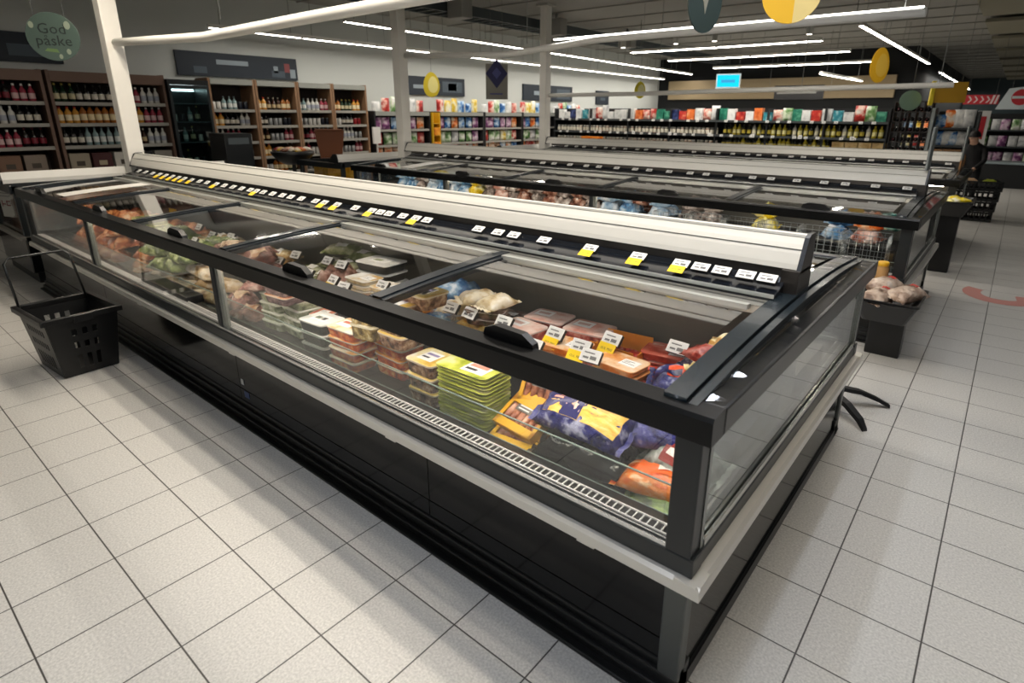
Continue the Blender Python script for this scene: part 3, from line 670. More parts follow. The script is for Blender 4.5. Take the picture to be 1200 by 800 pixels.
K_RED = tray_kind('red_meat_pack', 'food pack', .12, .12, .05, P('d9cfc6', .25), PRINT(('6d1c17', 'a63a2c', 'd07760'), 20, .2, .3), PRINT(('b5402c', 'd88a6d', 'efe3d6'), 8, .2, .05), lw=.45, ld=.45)
stack(K_RED, 'red meat pack squeezed left of the dark trays', (-2.66, 1.57, DK), 3, .051, .3, 'red meat packs by the dark trays')
stack(K_RED, 'red meat pack behind the dark trays under a yellow card', (-2.4, 1.63, ST - .02), 2, .051, .1, 'red meat packs by the dark trays')
# near right corner
ORBAG = PRINT(('c7431a', 'ea6a24', 'f08a3d', 'f3c9a0'), 14, .25, .25, (1, 3, 1))
bag_kind('salmon_bag', 'food bag', .26, .15, .075, ORBAG, lab=P('f26a1b', .35), seed=1, labbox=(.2, .9, .35, .8), blocks=[(.35, .9, .3, .7, P('f5e7d8', .4))]).put('orange bag of fish lying beside the near corner post', (-.655, 1.47, DK + .03), .18, drop=False)
bag_kind('vegetable_bag', 'food bag', .22, .13, .05, PRINT(('2c3a1c', '6b8038', '9aae5a', 'c9d39a'), 16, .3, .2), seed=2).put('green vegetable bag lying at the bottom of the near corner', (-.62, 1.41, DK), .12, drop=False)
GRB = PRINT(('3c4640', '6f7a72', 'a9b3aa', 'd7dcd6'), 12, .15, .5)
bag_kind('fish_bag', 'food bag', .24, .17, .09, GRB, lab=P('8d241c', .4), seed=3, labbox=(.3, .85, .15, .55), blocks=[(.1, .9, .35, .75, P('e9dfd6', .4))]).put('grey-green bag with dark red label above the orange bag', (-.62, 1.56, DK + .075), -.2, None, R(20), drop=False)
NAVY = PRINT(('0b0d2a', '181a4e', '282b74', 'b4b8d6'), 13, .18, .5)
CHIPS = PRINT(('d99a2c', 'f1c14e', 'f7dd8a'), 18, .3, .2, (1, 4, 1))
K_NAVY = bag_kind('potato_bag', 'food bag', .34, .2, .1, NAVY, lab=CHIPS, seed=4, labbox=(.1, .95, .15, .75), blocks=[(.0, .52, .0, 1, P('1f2160', .25)), (.06, .3, .45, .7, P('f0a48c', .4)), (.3, .42, .3, .55, P('f2c4b0', .4)), (.42, .5, .2, .42, P('f0d0c0', .4))])
K_NAVY2 = bag_kind('potato_bag', 'food bag', .26, .19, .09, PRINT(('0d0f2b', '1b1d52', '3a3d86', '8d90bd'), 14, .18, .6), lab=P('e3633a', .35), seed=5, labbox=(.2, .7, .3, .65), blocks=[(.08, .45, .2, .8, P('f0b8a0', .4)), (.6, .9, .2, .7, P('f2d4c4', .4))])
BLKB = PRINT(('08090b', '111317', '1c1f24'), 10, .1, 1.0, bscale=9)
K_BLK = bag_kind('black_bag', 'food bag', .35, .2, .13, BLKB, seed=6, wr=.8, nu=26, nv=18)
K_BLK2 = bag_kind('black_bag', 'food bag', .27, .18, .1, BLKB, lab=P('5b2a1f', .4), seed=7, wr=.6, nu=24, nv=16, labbox=(.15, .5, .1, .45))
K_BLK.put('crumpled black plastic bag at the bottom near the corner', (-.93, 1.475, DK), .05, drop=False)
K_BLK2.put('crumpled black plastic bag with reddish print resting under the navy bag', (-.97, 1.5, DK + .095), -.04, drop=False)
K_NAVY.put('navy blue bag showing yellow potato wedges, on black bags behind front glass', (-.95, 1.5, DK + .15), -.03, None, R(20), drop=False)
K_NAVY2.put('second navy bag tucked behind the corner bag', (-.74, 1.6, DK + .13), .4, None, R(10), drop=False)
K_SAUS = sausage_kind('sausage_pack', 'food pack', .2, .17, P('f2b50f', .4), PRINT(('8f4a2c', 'c98461', 'e3b394'), 20, .25, .1), P('6f6a62', .5))
K_SAUS.put('yellow sausage pack lying lowest, right of the green chicken stack', (-1.21, 1.46, DK + .01), .1, 'yellow sausage packs', R(12), drop=False)
K_SAUS.put('yellow sausage pack tilted toward the glass, left of the navy bag', (-1.215, 1.5, DK + .07), -.12, 'yellow sausage packs', R(28), drop=False)
K_SAUS.put('yellow sausage pack standing upright behind the tilted one', (-1.2, 1.6, DK + .16), .1, 'yellow sausage packs', R(60), drop=False)
m = MB(); m.box(-.035, .035, -.025, .025, 0, .002); m.mat(1).text(GULP, .011, Matrix.Translation((0, 0, .0025))); o = m.build('price_card', [YEL, INK], None, (-1.4, 1.52, DK + .213)); o.rotation_euler = (R(10), 0, .1); tag(o, 'yellow price card lying on the tall green chicken stack', 'price card')
# packs on the raised floor under the first lid
PNK = PRINT(('7b2620', 'b04a40', 'd58b7c', 'efc6b6'), 24, .2, .35)
PFILM = PRINT(('d5907e', 'e9b5a3', 'f2d4c6', 'f5e4da'), 9, .18, .05)
K_PINK = tray_kind('pink_meat_tray', 'food tray', .2, .155, .055, P('e6d2c8', .2), PNK, PFILM, lw=.42, ld=.42, lx=-.18, ly=.12, blocks=[(.15, .85, .3, .7, P('c9a598', .5))])
for lab, x, y, n, rz in (('back right stack', -1.26, 1.96, 2, .08), ('back left stack', -1.48, 1.97, 2, .1), ('middle stack by the clear box', -1.5, 1.79, 2, -.1), ('front stack before the orange box', -1.28, 1.79, 1, .3)):
    stack(K_PINK, f'pink meat tray, {lab}', (x, y, ST), n, .056, rz, 'pink meat trays')
def obox(label, x, y, rz):
    """open orange shelf box with red packs in it"""
    m = MB(); w, d = .2, .15
    m.box(-w / 2, w / 2, -d / 2, d / 2, 0, .005); m.box(-w / 2, w / 2, d / 2 - .004, d / 2, 0, .12); m.box(-w / 2, w / 2, -d / 2, -d / 2 + .004, 0, .07); m.box(-w / 2, -w / 2 + .004, -d / 2, d / 2, 0, .095); m.box(w / 2 - .004, w / 2, -d / 2, d / 2, 0, .095)
    o = m.build('display_carton', P('f0960f', .5), None, (x, y, ST)); o.rotation_euler.z = rz; tag(o, label, 'carton')
obox('open orange carton of red packs right of the pink trays', -1.08, 1.93, .1)
obox('open orange carton holding red packs, nearer the front rail', -1.07, 1.745, -.05)
K_SNK = bag_kind('snack_pack', 'food pack', .085, .13, .05, PRINT(('7c1713', 'b52b22', 'd8635a', 'f2dccf'), 18, .25, .3), seed=8, nu=8, nv=8)
for j, y in enumerate((1.93, 1.745)):
    for i in range(2): K_SNK.put(f'small red pack in the {("rear", "front")[j]} orange carton, {("left", "right")[i]} one', (-1.125 + .09 * i, y, ST + .03), random.uniform(-.3, .3), 'red packs in the orange cartons', R(20))
RFL = PRINT(('a32a1b', 'd0472f', 'e3705a', 'f0b7a4'), 12, .2, .2)
K_REDF = tray_kind('sliced_ham_pack', 'food pack', .2, .14, .03, P('d8553d', .25), RFL, RFL, lw=.36, ld=.4, lx=.22, ly=-.1)
for lab, x, y, n, rz in (('left rear stack', -.9, 1.98, 3, .12), ('right rear stack', -.7, 1.97, 3, -.1), ('front stack', -.86, 1.82, 2, .25)):
    stack(K_REDF, f'flat red sliced ham pack, {lab}', (x, y, ST), n, .031, rz, 'flat red sliced ham packs')
K_ORF = tray_kind('smoked_fish_pack', 'food pack', .19, .13, .028, P('e79a5c', .25), PRINT(('b9571f', 'd97c35', 'e9b07c'), 14, .2, .2), PRINT(('c9682b', 'e39a55', 'f0cda6', 'f4e9da'), 9, .18, .1), lw=.36, ld=.4, lx=.2)
for lab, x, y, n, rz in (('left stack', -1.2, 1.69, 2, .05), ('right stack', -.96, 1.69, 2, -.08)):
    stack(K_ORF, f'flat orange smoked fish pack, {lab} just inside the front rail', (x, y + .02, ST), n, .029, rz, 'flat orange smoked fish packs')
K_ORF2 = carton_kind('fish_fingers_box', 'food box', .1, .05, .15, PRINT(('d96a2a', 'ea8f45', 'f2c79a'), 10, .35, .05), PAPER, [(.1, .9, .55, .8, P('d8602a', .5))])
NV3 = bag_kind('potato_bag', 'food bag', .22, .16, .09, PRINT(('0e1030', '1a1c4c', '33366f', 'b0b2cf'), 15, .18, .6), lab=P('e8542a', .35), seed=9, labbox=(.25, .8, .3, .7), blocks=[(.0, .4, .1, .5, P('171a48', .3)), (.55, .8, .5, .9, P('171a48', .3))])
NV3.put('navy bag with orange print under the first lid near the end arch', (-.74, 1.72, ST + .01), .35, None, R(12))
bag_kind('dark_bag', 'food bag', .2, .17, .1, PRINT(('15131d', '2a2636', '5a5466', '8f8a96'), 14, .15, .7), seed=10).put('dark crumpled bag behind the navy bag under the first lid', (-.66, 1.86, ST), -.2)
bag_kind('cheese_bag', 'food bag', .14, .11, .07, PRINT(('b99a3c', 'e9d78a', 'f5eec6'), 16, .25, .3), lab=P('22a04a', .4), seed=11, labbox=(.35, .65, .35, .75)).put('small cream bag with green sticker by the end arch', (-.585, 1.76, ST + .04), .6)
bag_kind('meat_bag', 'food bag', .15, .12, .05, PRINT(('4a1512', '7d2a23', 'a9564a', 'd9b8a8'), 14, .2, .3), seed=12).put('dark red vacuum meat pack lowest at the end arch', (-.64, 1.655, ST + .005), -.3)
bag_kind('nut_bag', 'food bag', .13, .1, .06, PRINT(('6a4a28', 'b48a4c', 'e2cf9a', 'f3ecd8'), 20, .25, .3), seed=13).put('small tan bag at the right edge of the first lid', (-.56, 1.9, ST + .0), .2)
# clear box with yellow snack bits, dark packs, blue bags
m = MB(); w, d, h = .2, .16, .11
m.box(-w / 2, w / 2, -d / 2, d / 2, 0, .003); m.box(-w / 2, w / 2, -d / 2, -d / 2 + .003, .003, h); m.box(-w / 2, w / 2, d / 2 - .003, d / 2, .003, h + .05); m.box(-w / 2, -w / 2 + .003, -d / 2, d / 2, .003, h + .02); m.box(w / 2 - .003, w / 2, -d / 2, d / 2, .003, h + .02)
tag(m.build('acrylic_bin', ACRYL, None, (-1.78, 1.82, ST)), 'clear acrylic bin holding yellow snack bags under the first lid', 'bin')
K_YS = bag_kind('yellow_snack_bag', 'food bag', .11, .1, .06, PRINT(('b87f1c', 'e6b93a', 'f4dd86', 'f8efc6'), 18, .3, .3), seed=14, nu=10, nv=8)
for i, (x, y, z) in enumerate(((-1.83, 1.8, .01), (-1.73, 1.83, .02), (-1.79, 1.81, .065))): K_YS.put(f'small yellow snack bag in the clear bin, {("left", "right", "upper")[i]} one', (x, y, ST + z), i * .7, 'yellow snack bags')
K_CHO = tray_kind('dark_sausage_pack', 'food pack', .18, .12, .03, P('8f8680', .25), PRINT(('1d1210', '3c2620', '6a4a40', 'b8a69c'), 18, .2, .4), PRINT(('1f1513', '4a2f28', '8a6f66', 'd8cac2'), 9, .2, .2), lw=.3, ld=.35)
stack(K_CHO, 'dark brown sausage pack, stack between the clear bin and pink trays', (-1.63, 1.69, ST), 2, .031, .35, 'dark brown sausage packs')
stack(K_CHO, 'dark brown sausage pack, rear stack against the grey spine', (-1.72, 1.99, ST), 2, .031, .1, 'dark brown sausage packs')
CREAM = PRINT(('a98a5c', 'd9c49a', 'efe3c6', 'f7f1e2'), 15, .25, .3)
K_CRM = bag_kind('cream_bag', 'food bag', .16, .12, .055, CREAM, seed=15)
for i, (x, y, z) in enumerate(((-1.95, 1.7, .0), (-1.83, 1.68, .01), (-1.72, 1.66, .05), (-1.6, 1.66, .09))): K_CRM.put(f'cream and brown bag lying below the clear tag holders, {nth(i + 1)} from the left', (x, y, ST + z), i * .5, 'cream bags by the tag holders')
BLUB = PRINT(('16324f', '2f5f8f', '7ea3c0', 'd2dde6'), 12, .12, .7)
K_BLU = bag_kind('blue_ice_bag', 'food bag', .24, .18, .09, BLUB, seed=16, wr=.5)
for i, (x, y, z, a) in enumerate(((-2.02, 1.8, 0, .2), (-1.95, 1.98, .0, -.3), (-2.0, 1.9, .085, .5))): K_BLU.put(f'crumpled clear blue bag right of the second crossbar, {("front", "rear", "upper")[i]} one', (x, y, ST + z), a, 'clear blue bags')
# second lid
K_BLT = tray_kind('black_ready_meal', 'food tray', .25, .17, .05, P('e9e8e2', .3), P('1b1a18', .3), PRINT(('cfcdc4', 'ecebe4', 'f5f4ee'), 7, .25, .05), lw=.5, ld=.45, blocks=[(.1, .6, .3, .7, P('9aa07a', .5))])
stack(K_BLT, 'black white-rimmed ready meal tray, tall stack under the second lid', (-2.57, 1.885, ST), 4, .052, .1, 'black ready meal trays')
stack(K_BLT, 'black ready meal tray with white rim, lower stack against the spine', (-2.29, 1.99, ST), 2, .052, .06, 'black ready meal trays')
bag_kind('meat_bag', 'food bag', .26, .2, .13, PRINT(('4c2a20', '7f5243', 'a98070', 'd3b8aa'), 16, .25, .6), seed=17, wr=.6).put('lumpy brown meat bag left of the black ready meals', (-2.86, 1.72, ST), .5)
K_WHF = tray_kind('cheese_slice_pack', 'food pack', .19, .13, .024, P('ebe7da', .25), PRINT(('b98a4c', 'e2cfa4', 'f2ead6'), 14, .25, .2), PRINT(('d8b06a', 'ece2cc', 'f7f5ee', 'fbfaf6'), 8, .2, .05), lw=.4, ld=.45, lx=.18, blocks=LINES)
for i, x in enumerate((-2.72, -2.5, -2.28)): stack(K_WHF, f'white flat cheese pack, {nth(i + 1)} stack from the left', (x, 1.715, ST), 3, .025, .08 * i - .08, 'white flat cheese packs')
K_YLF = tray_kind('orange_cheese_pack', 'food pack', .18, .12, .024, P('e9a01c', .3), P('d68a14', .35), PRINT(('d8860f', 'f0a91f', 'f6c24a'), 8, .25, .05), lw=.55, ld=.4, lbl=P('f2b025', .4), blocks=LINES)
stack(K_YLF, 'orange-yellow cheese pack by the second crossbar', (-2.1, 1.7, ST), 3, .025, -.1, 'orange-yellow cheese packs')
K_GPK = bag_kind('herb_pack', 'food pack', .19, .13, .05, PRINT(('39431f', '6d7a3a', 'b3b58a', 'eeeadc'), 11, .2, .4), lab=PAPER, seed=18, labbox=(.35, .75, .3, .7))
for i, (x, y, z, a) in enumerate(((-3.3, 1.9, .06, .1), (-3.12, 1.86, .07, .4), (-2.95, 1.93, .05, -.2), (-3.42, 1.76, .03, .6), (-3.24, 1.7, .02, -.4), (-3.06, 1.7, .0, .2), (-2.92, 2.02, .0, .0), (-3.2, 2.0, .0, .2), (-3.08, 1.98, .0, .5))): K_GPK.put(f'green and white herb pack under the second lid, {nth(i + 1)} of the heap beside the mullion', (x, y, ST + z), a, 'herb packs under the second lid', R(10))
bag_kind('salad_bag', 'food bag', .13, .1, .05, PRINT(('2b3a18', '6d8a3f', 'd9dcc9'), 14, .2, .4), seed=19).put('small green and white bag tilted against the black meal stack', (-2.2, 1.93, ST), .7, None, R(20))
# vacuum bags behind the mullion, long packs and salads further left
K_VAC = bag_kind('vacuum_meat_bag', 'food bag', .24, .16, .075, PRINT(('3a1e18', '6f3f33', 'a5756a', 'd8bcb0'), 13, .12, .7), lab=PRINT(('b8763f', 'e2c9a8', 'efe6d8'), 10, .25, .1), seed=20, wr=.5, labbox=(.3, .75, .25, .75))
for i, (x, y, z, a, t) in enumerate(((-3.3, 1.47, 0, .2, 0), (-3.1, 1.43, 0, .9, 0), (-3.42, 1.5, .07, -.3, 8), (-3.2, 1.5, .075, .3, 10), (-3.3, 1.58, .14, .0, 15), (-3.48, 1.45, .0, .6, 0), (-3.14, 1.58, .15, -.4, 15), (-3.5, 1.6, .14, .4, 10))): K_VAC.put(f'brown vacuum meat bag in the heap beside the mullion, {nth(i + 1)} from the bottom', (x, y, DK + z), a, 'vacuum meat bags by the mullion', R(t))
K_LOAF = bag_kind('long_bread_bag', 'bread bag', .4, .11, .08, PRINT(('8a6a45', 'c9ad82', 'e9dcc3', 'f4efe4'), 7, .2, .4), seed=21, wr=.3)
for i, (x, y, z, a) in enumerate(((-3.8, 1.47, .0, .1), (-4.25, 1.5, .06, -.1), (-3.75, 1.55, .1, .25), (-4.15, 1.6, .13, .1), (-4.55, 1.5, .1, .0), (-3.95, 1.5, .2, -.1))): K_LOAF.put(f'long pale bread bag left of the vacuum meat, {nth(i + 1)} from the bottom', (x, y, DK + z), a, 'long pale bread bags')
K_SAL = bag_kind('salad_bag', 'food bag', .26, .18, .1, PRINT(('1f2a12', '47592a', '7f8f4c', 'c9cfa2'), 14, .2, .6), lab=PAPER, seed=22, wr=.5, labbox=(.5, .8, .45, .6))
for i, (x, y, z, a) in enumerate(((-3.62, 1.45, 0, .3), (-4.25, 1.46, .0, -.2), (-4.5, 1.5, .0, .4), (-4.05, 1.45, .0, .1), (-4.42, 1.56, .09, .0), (-3.68, 1.5, .1, .5), (-4.62, 1.5, .2, .2), (-4.35, 1.5, .25, .6), (-3.6, 1.55, .2, .1))): K_SAL.put(f'dark green salad bag at the bottom behind the left front glass, {nth(i + 1)} from the right', (x, y, DK + z), a, 'dark green salad bags')
K_YG = tray_kind('sprout_tray', 'food tray', .24, .16, .03, P('d3d68f', .25), PRINT(('5a6130', '8f964a', 'c6c983'), 16, .25, .3), PRINT(('a3aa3a', 'd2d56a', 'ecebb0'), 8, .25, .05), lw=.4, ld=.4)
stack(K_YG, 'yellow-green sprout tray stacked at left behind the front glass', (-4.7, 1.5, DK), 7, .031, .1, 'yellow-green sprout trays')
m = MB(); m.box(-.36, .36, -.05, .05, 0, .05, .008); tag(m.build('dark_tray', P('0d0e0f', .3), None, (-4.0, 1.315, .5)), 'long black tray insert lying along the grille behind front glass', 'tray')
TAN = PRINT(('8f6a3c', 'c39a5c', 'e3cb98', 'f2e8cf'), 15, .2, .5)
K_TAN = bag_kind('noodle_bag', 'food bag', .22, .16, .08, TAN, lab=PAPER, seed=23, wr=.5, labbox=(.35, .6, .35, .65))
k = 0
for x in (-3.7, -3.92, -4.14, -4.36, -4.58):
    for y in (1.73, 1.92): k += 1; K_TAN.put(f'tan noodle bag under the third lid, {nth(k)} from the right', (x, y, ST + random.uniform(0, .03)), random.uniform(-.5, .5), 'tan noodle bags', R(random.uniform(0, 14)))
K_TAN2 = bag_kind('pastry_bag', 'food bag', .17, .14, .08, PRINT(('6a2c1a', 'a8562f', 'd8925a', 'efd2b0'), 12, .2, .5), seed=24, wr=.5)
k = 0
for x in (-4.95, -5.08, -5.22, -5.42, -5.62, -5.85, -6.1, -6.35):
    for y, z in ((1.45, DK), (1.52, DK + .07), (1.52, DK + .14), (1.5, DK + .2), (1.75, ST), (1.93, ST)): k += 1; K_TAN2.put(f'orange-brown pastry bag under the leftmost lids, {nth(k)} from the right', (x, y, z), random.uniform(-.5, .5), 'orange-brown pastry bags', R(random.uniform(0, 10)))
m = MB(); m.box(-.11, .11, -.0015, .0015, 0, .2); m.mat(1).box(-.08, .08, -.003, -.0015, .13, .17); tag(m.build('price_board', [P('15171a', .4), YEL], None, (-5.62, 1.98, ST)), 'black price board with yellow strip standing under the left lid', 'sign')

# bagged goods in the middle island and a little in front of the spine
FZ = {'blue': PRINT(('1c3f63', '4f83b0', 'a9c6dc', 'eef2f4'), 9, .15, .6), 'grey': PRINT(('3c3431', '7d716a', 'b9aea6', 'ece6e0'), 11, .15, .6), 'brown': PRINT(('3e2118', '7a4a38', 'b58a74', 'e6d6ca'), 11, .15, .6), 'yellow': PRINT(('c9a80f', 'efd322', 'f5ec9a', 'f3f1e6'), 8, .2, .5), 'orange': PRINT(('c9441a', 'ee7a2c', 'f4c49a', 'f4efe8'), 9, .2, .5), 'teal': PRINT(('145a50', '3f8f80', 'a9cfc4', 'f0f0ea'), 9, .2, .5), 'pink': PRINT(('9a5a4c', 'cf9a88', 'ecd2c6', 'f6eeea'), 10, .2, .5), 'pale blue': PRINT(('6f93b5', 'a9c4da', 'dbe6ee', 'f7f9fa'), 9, .15, .5)}
FK = {c: bag_kind('frozen_food_bag', 'food bag', .2, .17, .115, mt, seed=30 + i, wr=.5, nu=12, nv=10) for i, (c, mt) in enumerate(FZ.items())}
GO = [('blue', -6.5), ('blue', -6.3), ('grey', -6.1), ('pale blue', -5.9), ('blue', -5.7), ('pale blue', -5.5), ('blue', -5.3), ('yellow', -5.12), ('grey', -4.88), ('pink', -4.7), ('grey', -4.5), ('brown', -4.32), ('grey', -4.14), ('brown', -3.95), ('grey', -3.76), ('brown', -3.58), ('grey', -3.4), ('pale blue', -3.2), ('blue', -2.95), ('brown', -2.8), ('pale blue', -2.62), ('grey', -2.3), ('grey', -2.1), ('yellow', -1.6), ('blue', -1.02), ('pink', -.8), ('orange', -.78), ('teal', -.58)]
cnt = {}
for c, x in GO:
    for y, z in ((5.27, ST), (5.28, ST + .1), (5.47, ST)) if x < -2.5 else ((5.3, ST), (5.34, ST)):
        cnt[c] = cnt.get(c, 0) + 1
        FK[c].put(f'{c} frozen food bag in the middle island, {nth(cnt[c])} of its colour from left', (x, y, z + random.uniform(0, .02)), random.uniform(-.6, .6), 'frozen food bags in the middle island', R(random.uniform(0, 16)))
def wire_basket(i, x):
    m = MB(); w, d, h = .3, .21, .31
    for z in (0, .08, .16, .24, h): m.tube([(-w / 2, 0, z), (w / 2, 0, z), (w / 2, d, z), (-w / 2, d, z)], .003 if z == h else .002, 5, True)
    for k in range(7): x_ = -w / 2 + w * k / 6; m.tube([(x_, 0, h), (x_, 0, 0), (x_, d, 0), (x_, d, h)], .002, 5)
    for k in range(1, 6): y_ = d * k / 6; m.tube([(-w / 2, y_, h), (-w / 2, y_, 0), (w / 2, y_, 0), (w / 2, y_, h)], .002, 5)
    tag(m.build('wire_basket', P('9aa0a0', .3, .8), None, (x, 4.9, DK + .002)), f'open wire basket in the middle island, {nth(i + 1)} from its right end', 'basket', 'wire baskets')
for i, x in enumerate((-.75, -1.07, -1.39, -1.71, -2.03, -2.35)): wire_basket(i, x)

# ------------------------------------------------------------------ shopping basket in front
def shopping_basket(loc, rz):
    t = empty('shopping_basket', loc, rz)
    BK = P('050607', .4); L, Wd, H = .47, .385, .4
    def rect(q, z): w, d = (L * (.84 + .16 * q)) / 2, (Wd * (.76 + .24 * q)) / 2; return w, d
    m = MB()
    w, d = rect(0, 0); m.box(-w, w, -d, d, .004, .012)
    def wall(a, b, n, skip):
        """one slatted side between bottom edge a and top edge b (each two points)"""
        a0, a1, b0, b1 = map(Vector, (*a, *b)); rows = 9
        nrm = (a1 - a0).cross(b0 - a0).normalized() * .004
        for j in range(rows):
            for i in range(n):
                if j in (1, 2, 4, 6) and 2 < i < n - 3 and i % 2 == 0 and skip: continue
                def pt(u, v): return a0.lerp(a1, u).lerp(b0.lerp(b1, u), v)
                u0, u1, v0, v1 = i / n, (i + 1) / n, j / rows, (j + 1) / rows
                q = [pt(u0, v0), pt(u1, v0), pt(u1, v1), pt(u0, v1)]
                A = [m.v(p) for p in q]; B = [m.v(p + nrm) for p in q]
                m.f(A); m.f(B[::-1])
                for k in range(4): m.f([A[k], B[k], B[(k + 1) % 4], A[(k + 1) % 4]])
    w0, d0 = rect(0, 0); w1, d1 = rect(1, H)
    c0 = [(-w0, -d0, .005), (w0, -d0, .005), (w0, d0, .005), (-w0, d0, .005)]; c1 = [(-w1, -d1, H), (w1, -d1, H), (w1, d1, H), (-w1, d1, H)]
    for i in range(4): j = (i + 1) % 4; wall((c0[i], c0[j]), (c1[i], c1[j]), 21 if i % 2 == 0 else 13, True)
    m.build('body', BK, t)
    m = MB()
    for a in ((-w1 - .025, w1 + .025, -d1 - .025, -d1 + .004), (-w1 - .025, w1 + .025, d1 - .004, d1 + .025), (-w1 - .025, -w1 + .004, -d1, d1), (w1 - .004, w1 + .025, -d1, d1)): m.box(*a, H - .03, H + .006, .005)
    m.box(w1, w1 + .03, -.05, .05, H - .045, H + .004, .005); m.box(-w1 - .03, -w1, -.05, .05, H - .045, H + .004, .005); m.build('rim', BK, t)
    m = MB(); hz = H + .31
    m.tube([(-w1 + .01, d1 - .01, H - .02), (-w1 - .02, d1 - .04, hz - .03), (-w1 - .025, d1 - .07, hz), (-w1 - .025, -d1 + .03, hz), (-w1 - .02, -d1 + .0, hz - .03), (-w1 + .01, -d1 + .01, H - .02)], .0075, 8)
    m.build('carrying_handle', P('3b3d3d', .3, .7), t)
    m = MB()
    for x in (-w0 + .03, w0 - .03):
        for y in (-d0 + .02, d0 - .02): m.box(x - .012, x + .012, y - .01, y + .01, 0, .006)
    m.build('feet', BK, t)
    return tag(t, 'black plastic shopping basket standing on the tiles beside the front island', 'basket')
shopping_basket((-4.54, .88, 0), R(4))

# ------------------------------------------------------------------ bins and stands at the island ends
def dump_bin(loc, label, top=.46, w=.38, d=.5, rz=0, dy=0):
    t = empty('display_bin', loc, rz); BK = P('0c0d0f', .35)
    m = MB(); m.box(-w * .28, w * .28, dy - d * .13, dy + d * .13, 0, top - .1, .01); m.build('pedestal', BK, t)
    m = MB(); lp = []
    for q, z in ((.66, top - .14), (.96, top), (1, top + .005), (1, top + .02), (.93, top + .02), (.64, top - .11)): lp.append(rrect(w * q, d * q, .03, z))
    loft(m, lp, None, True, True); m.build('tub', BK, t)
    return tag(t, label, 'bin')
dump_bin((-.46, 4.38, 0), 'low black display bin at the end of the gap between front and middle islands', dy=.17)
BEIGE = PRINT(('6b5648', 'a58d7b', 'cdb9a6', 'e6d9ca'), 9, .3, .5)
K_CB = bag_kind('coffee_bag', 'food bag', .3, .15, .09, BEIGE, lab=P('c9443a', .4), seed=50, labbox=(.62, .82, .4, .7))
for i, (x, y, z, a) in enumerate(((-.52, 4.3, .43, 1.3), (-.38, 4.4, .45, 1.2), (-.53, 4.5, .46, 1.1))): K_CB.put(f'beige bag with red spot in the low black bin, {("front left", "front right", "rear")[i]} one', (x, y, z), a, 'beige bags in the bin', R(12))
m = MB(); m.lathe([(.035, 0), (.04, .01), (.04, .1), (.034, .115), (.036, .117), (.036, .14), (.03, .145)], 12, mis=[0, 0, 0, 1, 1, 1]); tag(m.build('sauce_jar', [P('b08a5a', .25), P('d3a21c', .4)], None, (-.56, 4.58, .5)), 'jar with a yellow lid beside the beige bags', 'jar')
dump_bin((-.44, 7.6, 0), 'tall black display bin at the end of the gap before the rear island', .76, .42, .6)
K_YB = bag_kind('yellow_pack', 'food pack', .2, .12, .05, FZ['yellow'], seed=51)
for i, (x, y) in enumerate(((-.5, 7.46), (-.36, 7.56), (-.42, 7.72))): K_YB.put(f'yellow pack in the tall black bin, {nth(i + 1)} from the front', (x, y, .75), i * .8, 'yellow packs in the tall bin')
# stand with curved feet behind the far corner of the front island
t = empty('stand', (-.6, 3.46, 0))
m = MB(); m.lathe([(.045, .05), (.05, .06), (.05, .1), (.02, .12), (.016, .14), (.016, .85), (.012, .86)], 12); m.build('pole', BLACK, t)
for a, L in ((30, .37), (-38, .34), (150, .3), (215, .3)):
    m = MB(); ca, sa = math.cos(R(a)), math.sin(R(a)); pr = []
    pa = [(0, .085, .03), (.1, .1, .03), (.2, .085, .028), (.3, .045, .024), (L, .008, .016)]
    loops = []
    for r, z, hw in pa:
        c = Vector((ca * r, sa * r, z)); n = Vector((-sa, ca, 0)); loops.append([c + n * hw + Vector((0, 0, -.007)), c - n * hw + Vector((0, 0, -.007)), c - n * hw * .7 + Vector((0, 0, .012)), c + n * hw * .7 + Vector((0, 0, .012))])
    loft(m, loops, smooth=False); m.build('foot', P('0d0f11', .5), t)
tag(t, 'black plastic stand with curved feet on the tiles behind the front island corner', 'stand')
# upright grey boards seen edge-on at the island ends
for x, y, z0, z1, nm in ((-.53, 5.72, 1.19, 1.52, 'middle'), (-.5, 9.05, 1.1, 1.5, 'rear')):
    m = MB(); w = .1 if nm == 'middle' else .17
    m.box(x - .008, x + .008, y - w, y + w, z0, z1, .003)
    if nm == 'rear': m.mat(1).box(x - .009, x + .009, y - w, y + w, z0 - .16, z0)
    tag(m.build('price_board', [P('7f8583', .4), P('8a6238', .5)]), f'grey upright board fixed at the right end of the {nm} island', 'sign')
# stack of black crates
def crate(m, L, Wd, H):
    m.box(-L / 2, L / 2, -Wd / 2, Wd / 2, 0, .008)
    for x in (-L / 2, L / 2 - .012):
        m.box(x, x + .012, -Wd / 2, Wd / 2, H - .03, H); m.box(x, x + .012, -Wd / 2, Wd / 2, 0, .04)
        for k in range(7): y = -Wd / 2 + (Wd - .02) * k / 6; m.box(x, x + .012, y, y + .02, 0, H)
    for y in (-Wd / 2, Wd / 2 - .012):
        m.box(-L / 2, L / 2, y, y + .012, H - .03, H); m.box(-L / 2, L / 2, y, y + .012, 0, .04)
        for k in range(9): x = -L / 2 + (L - .02) * k / 8; m.box(x, x + .02, y, y + .012, 0, H)
m = MB(); crate(m, .6, .4, .155); CR = m.mesh('crate', P('101214', .45)); KC = Kind('crate', 'crate', CR)
for k in range(4): KC.put(f'black plastic crate beside the aisle, {("lowest", "second lowest", "second from the top", "topmost")[k]} of its stack', (-.42 + .012 * k, 12.0, .16 * k), .12 + .03 * k, 'stacked black crates')
bag_kind('bread_bag', 'bread bag', .22, .14, .08, P('c9a684', .5), seed=52).put('pale bread bag on top of the black crates', (-.5, 11.95, .58), .3)
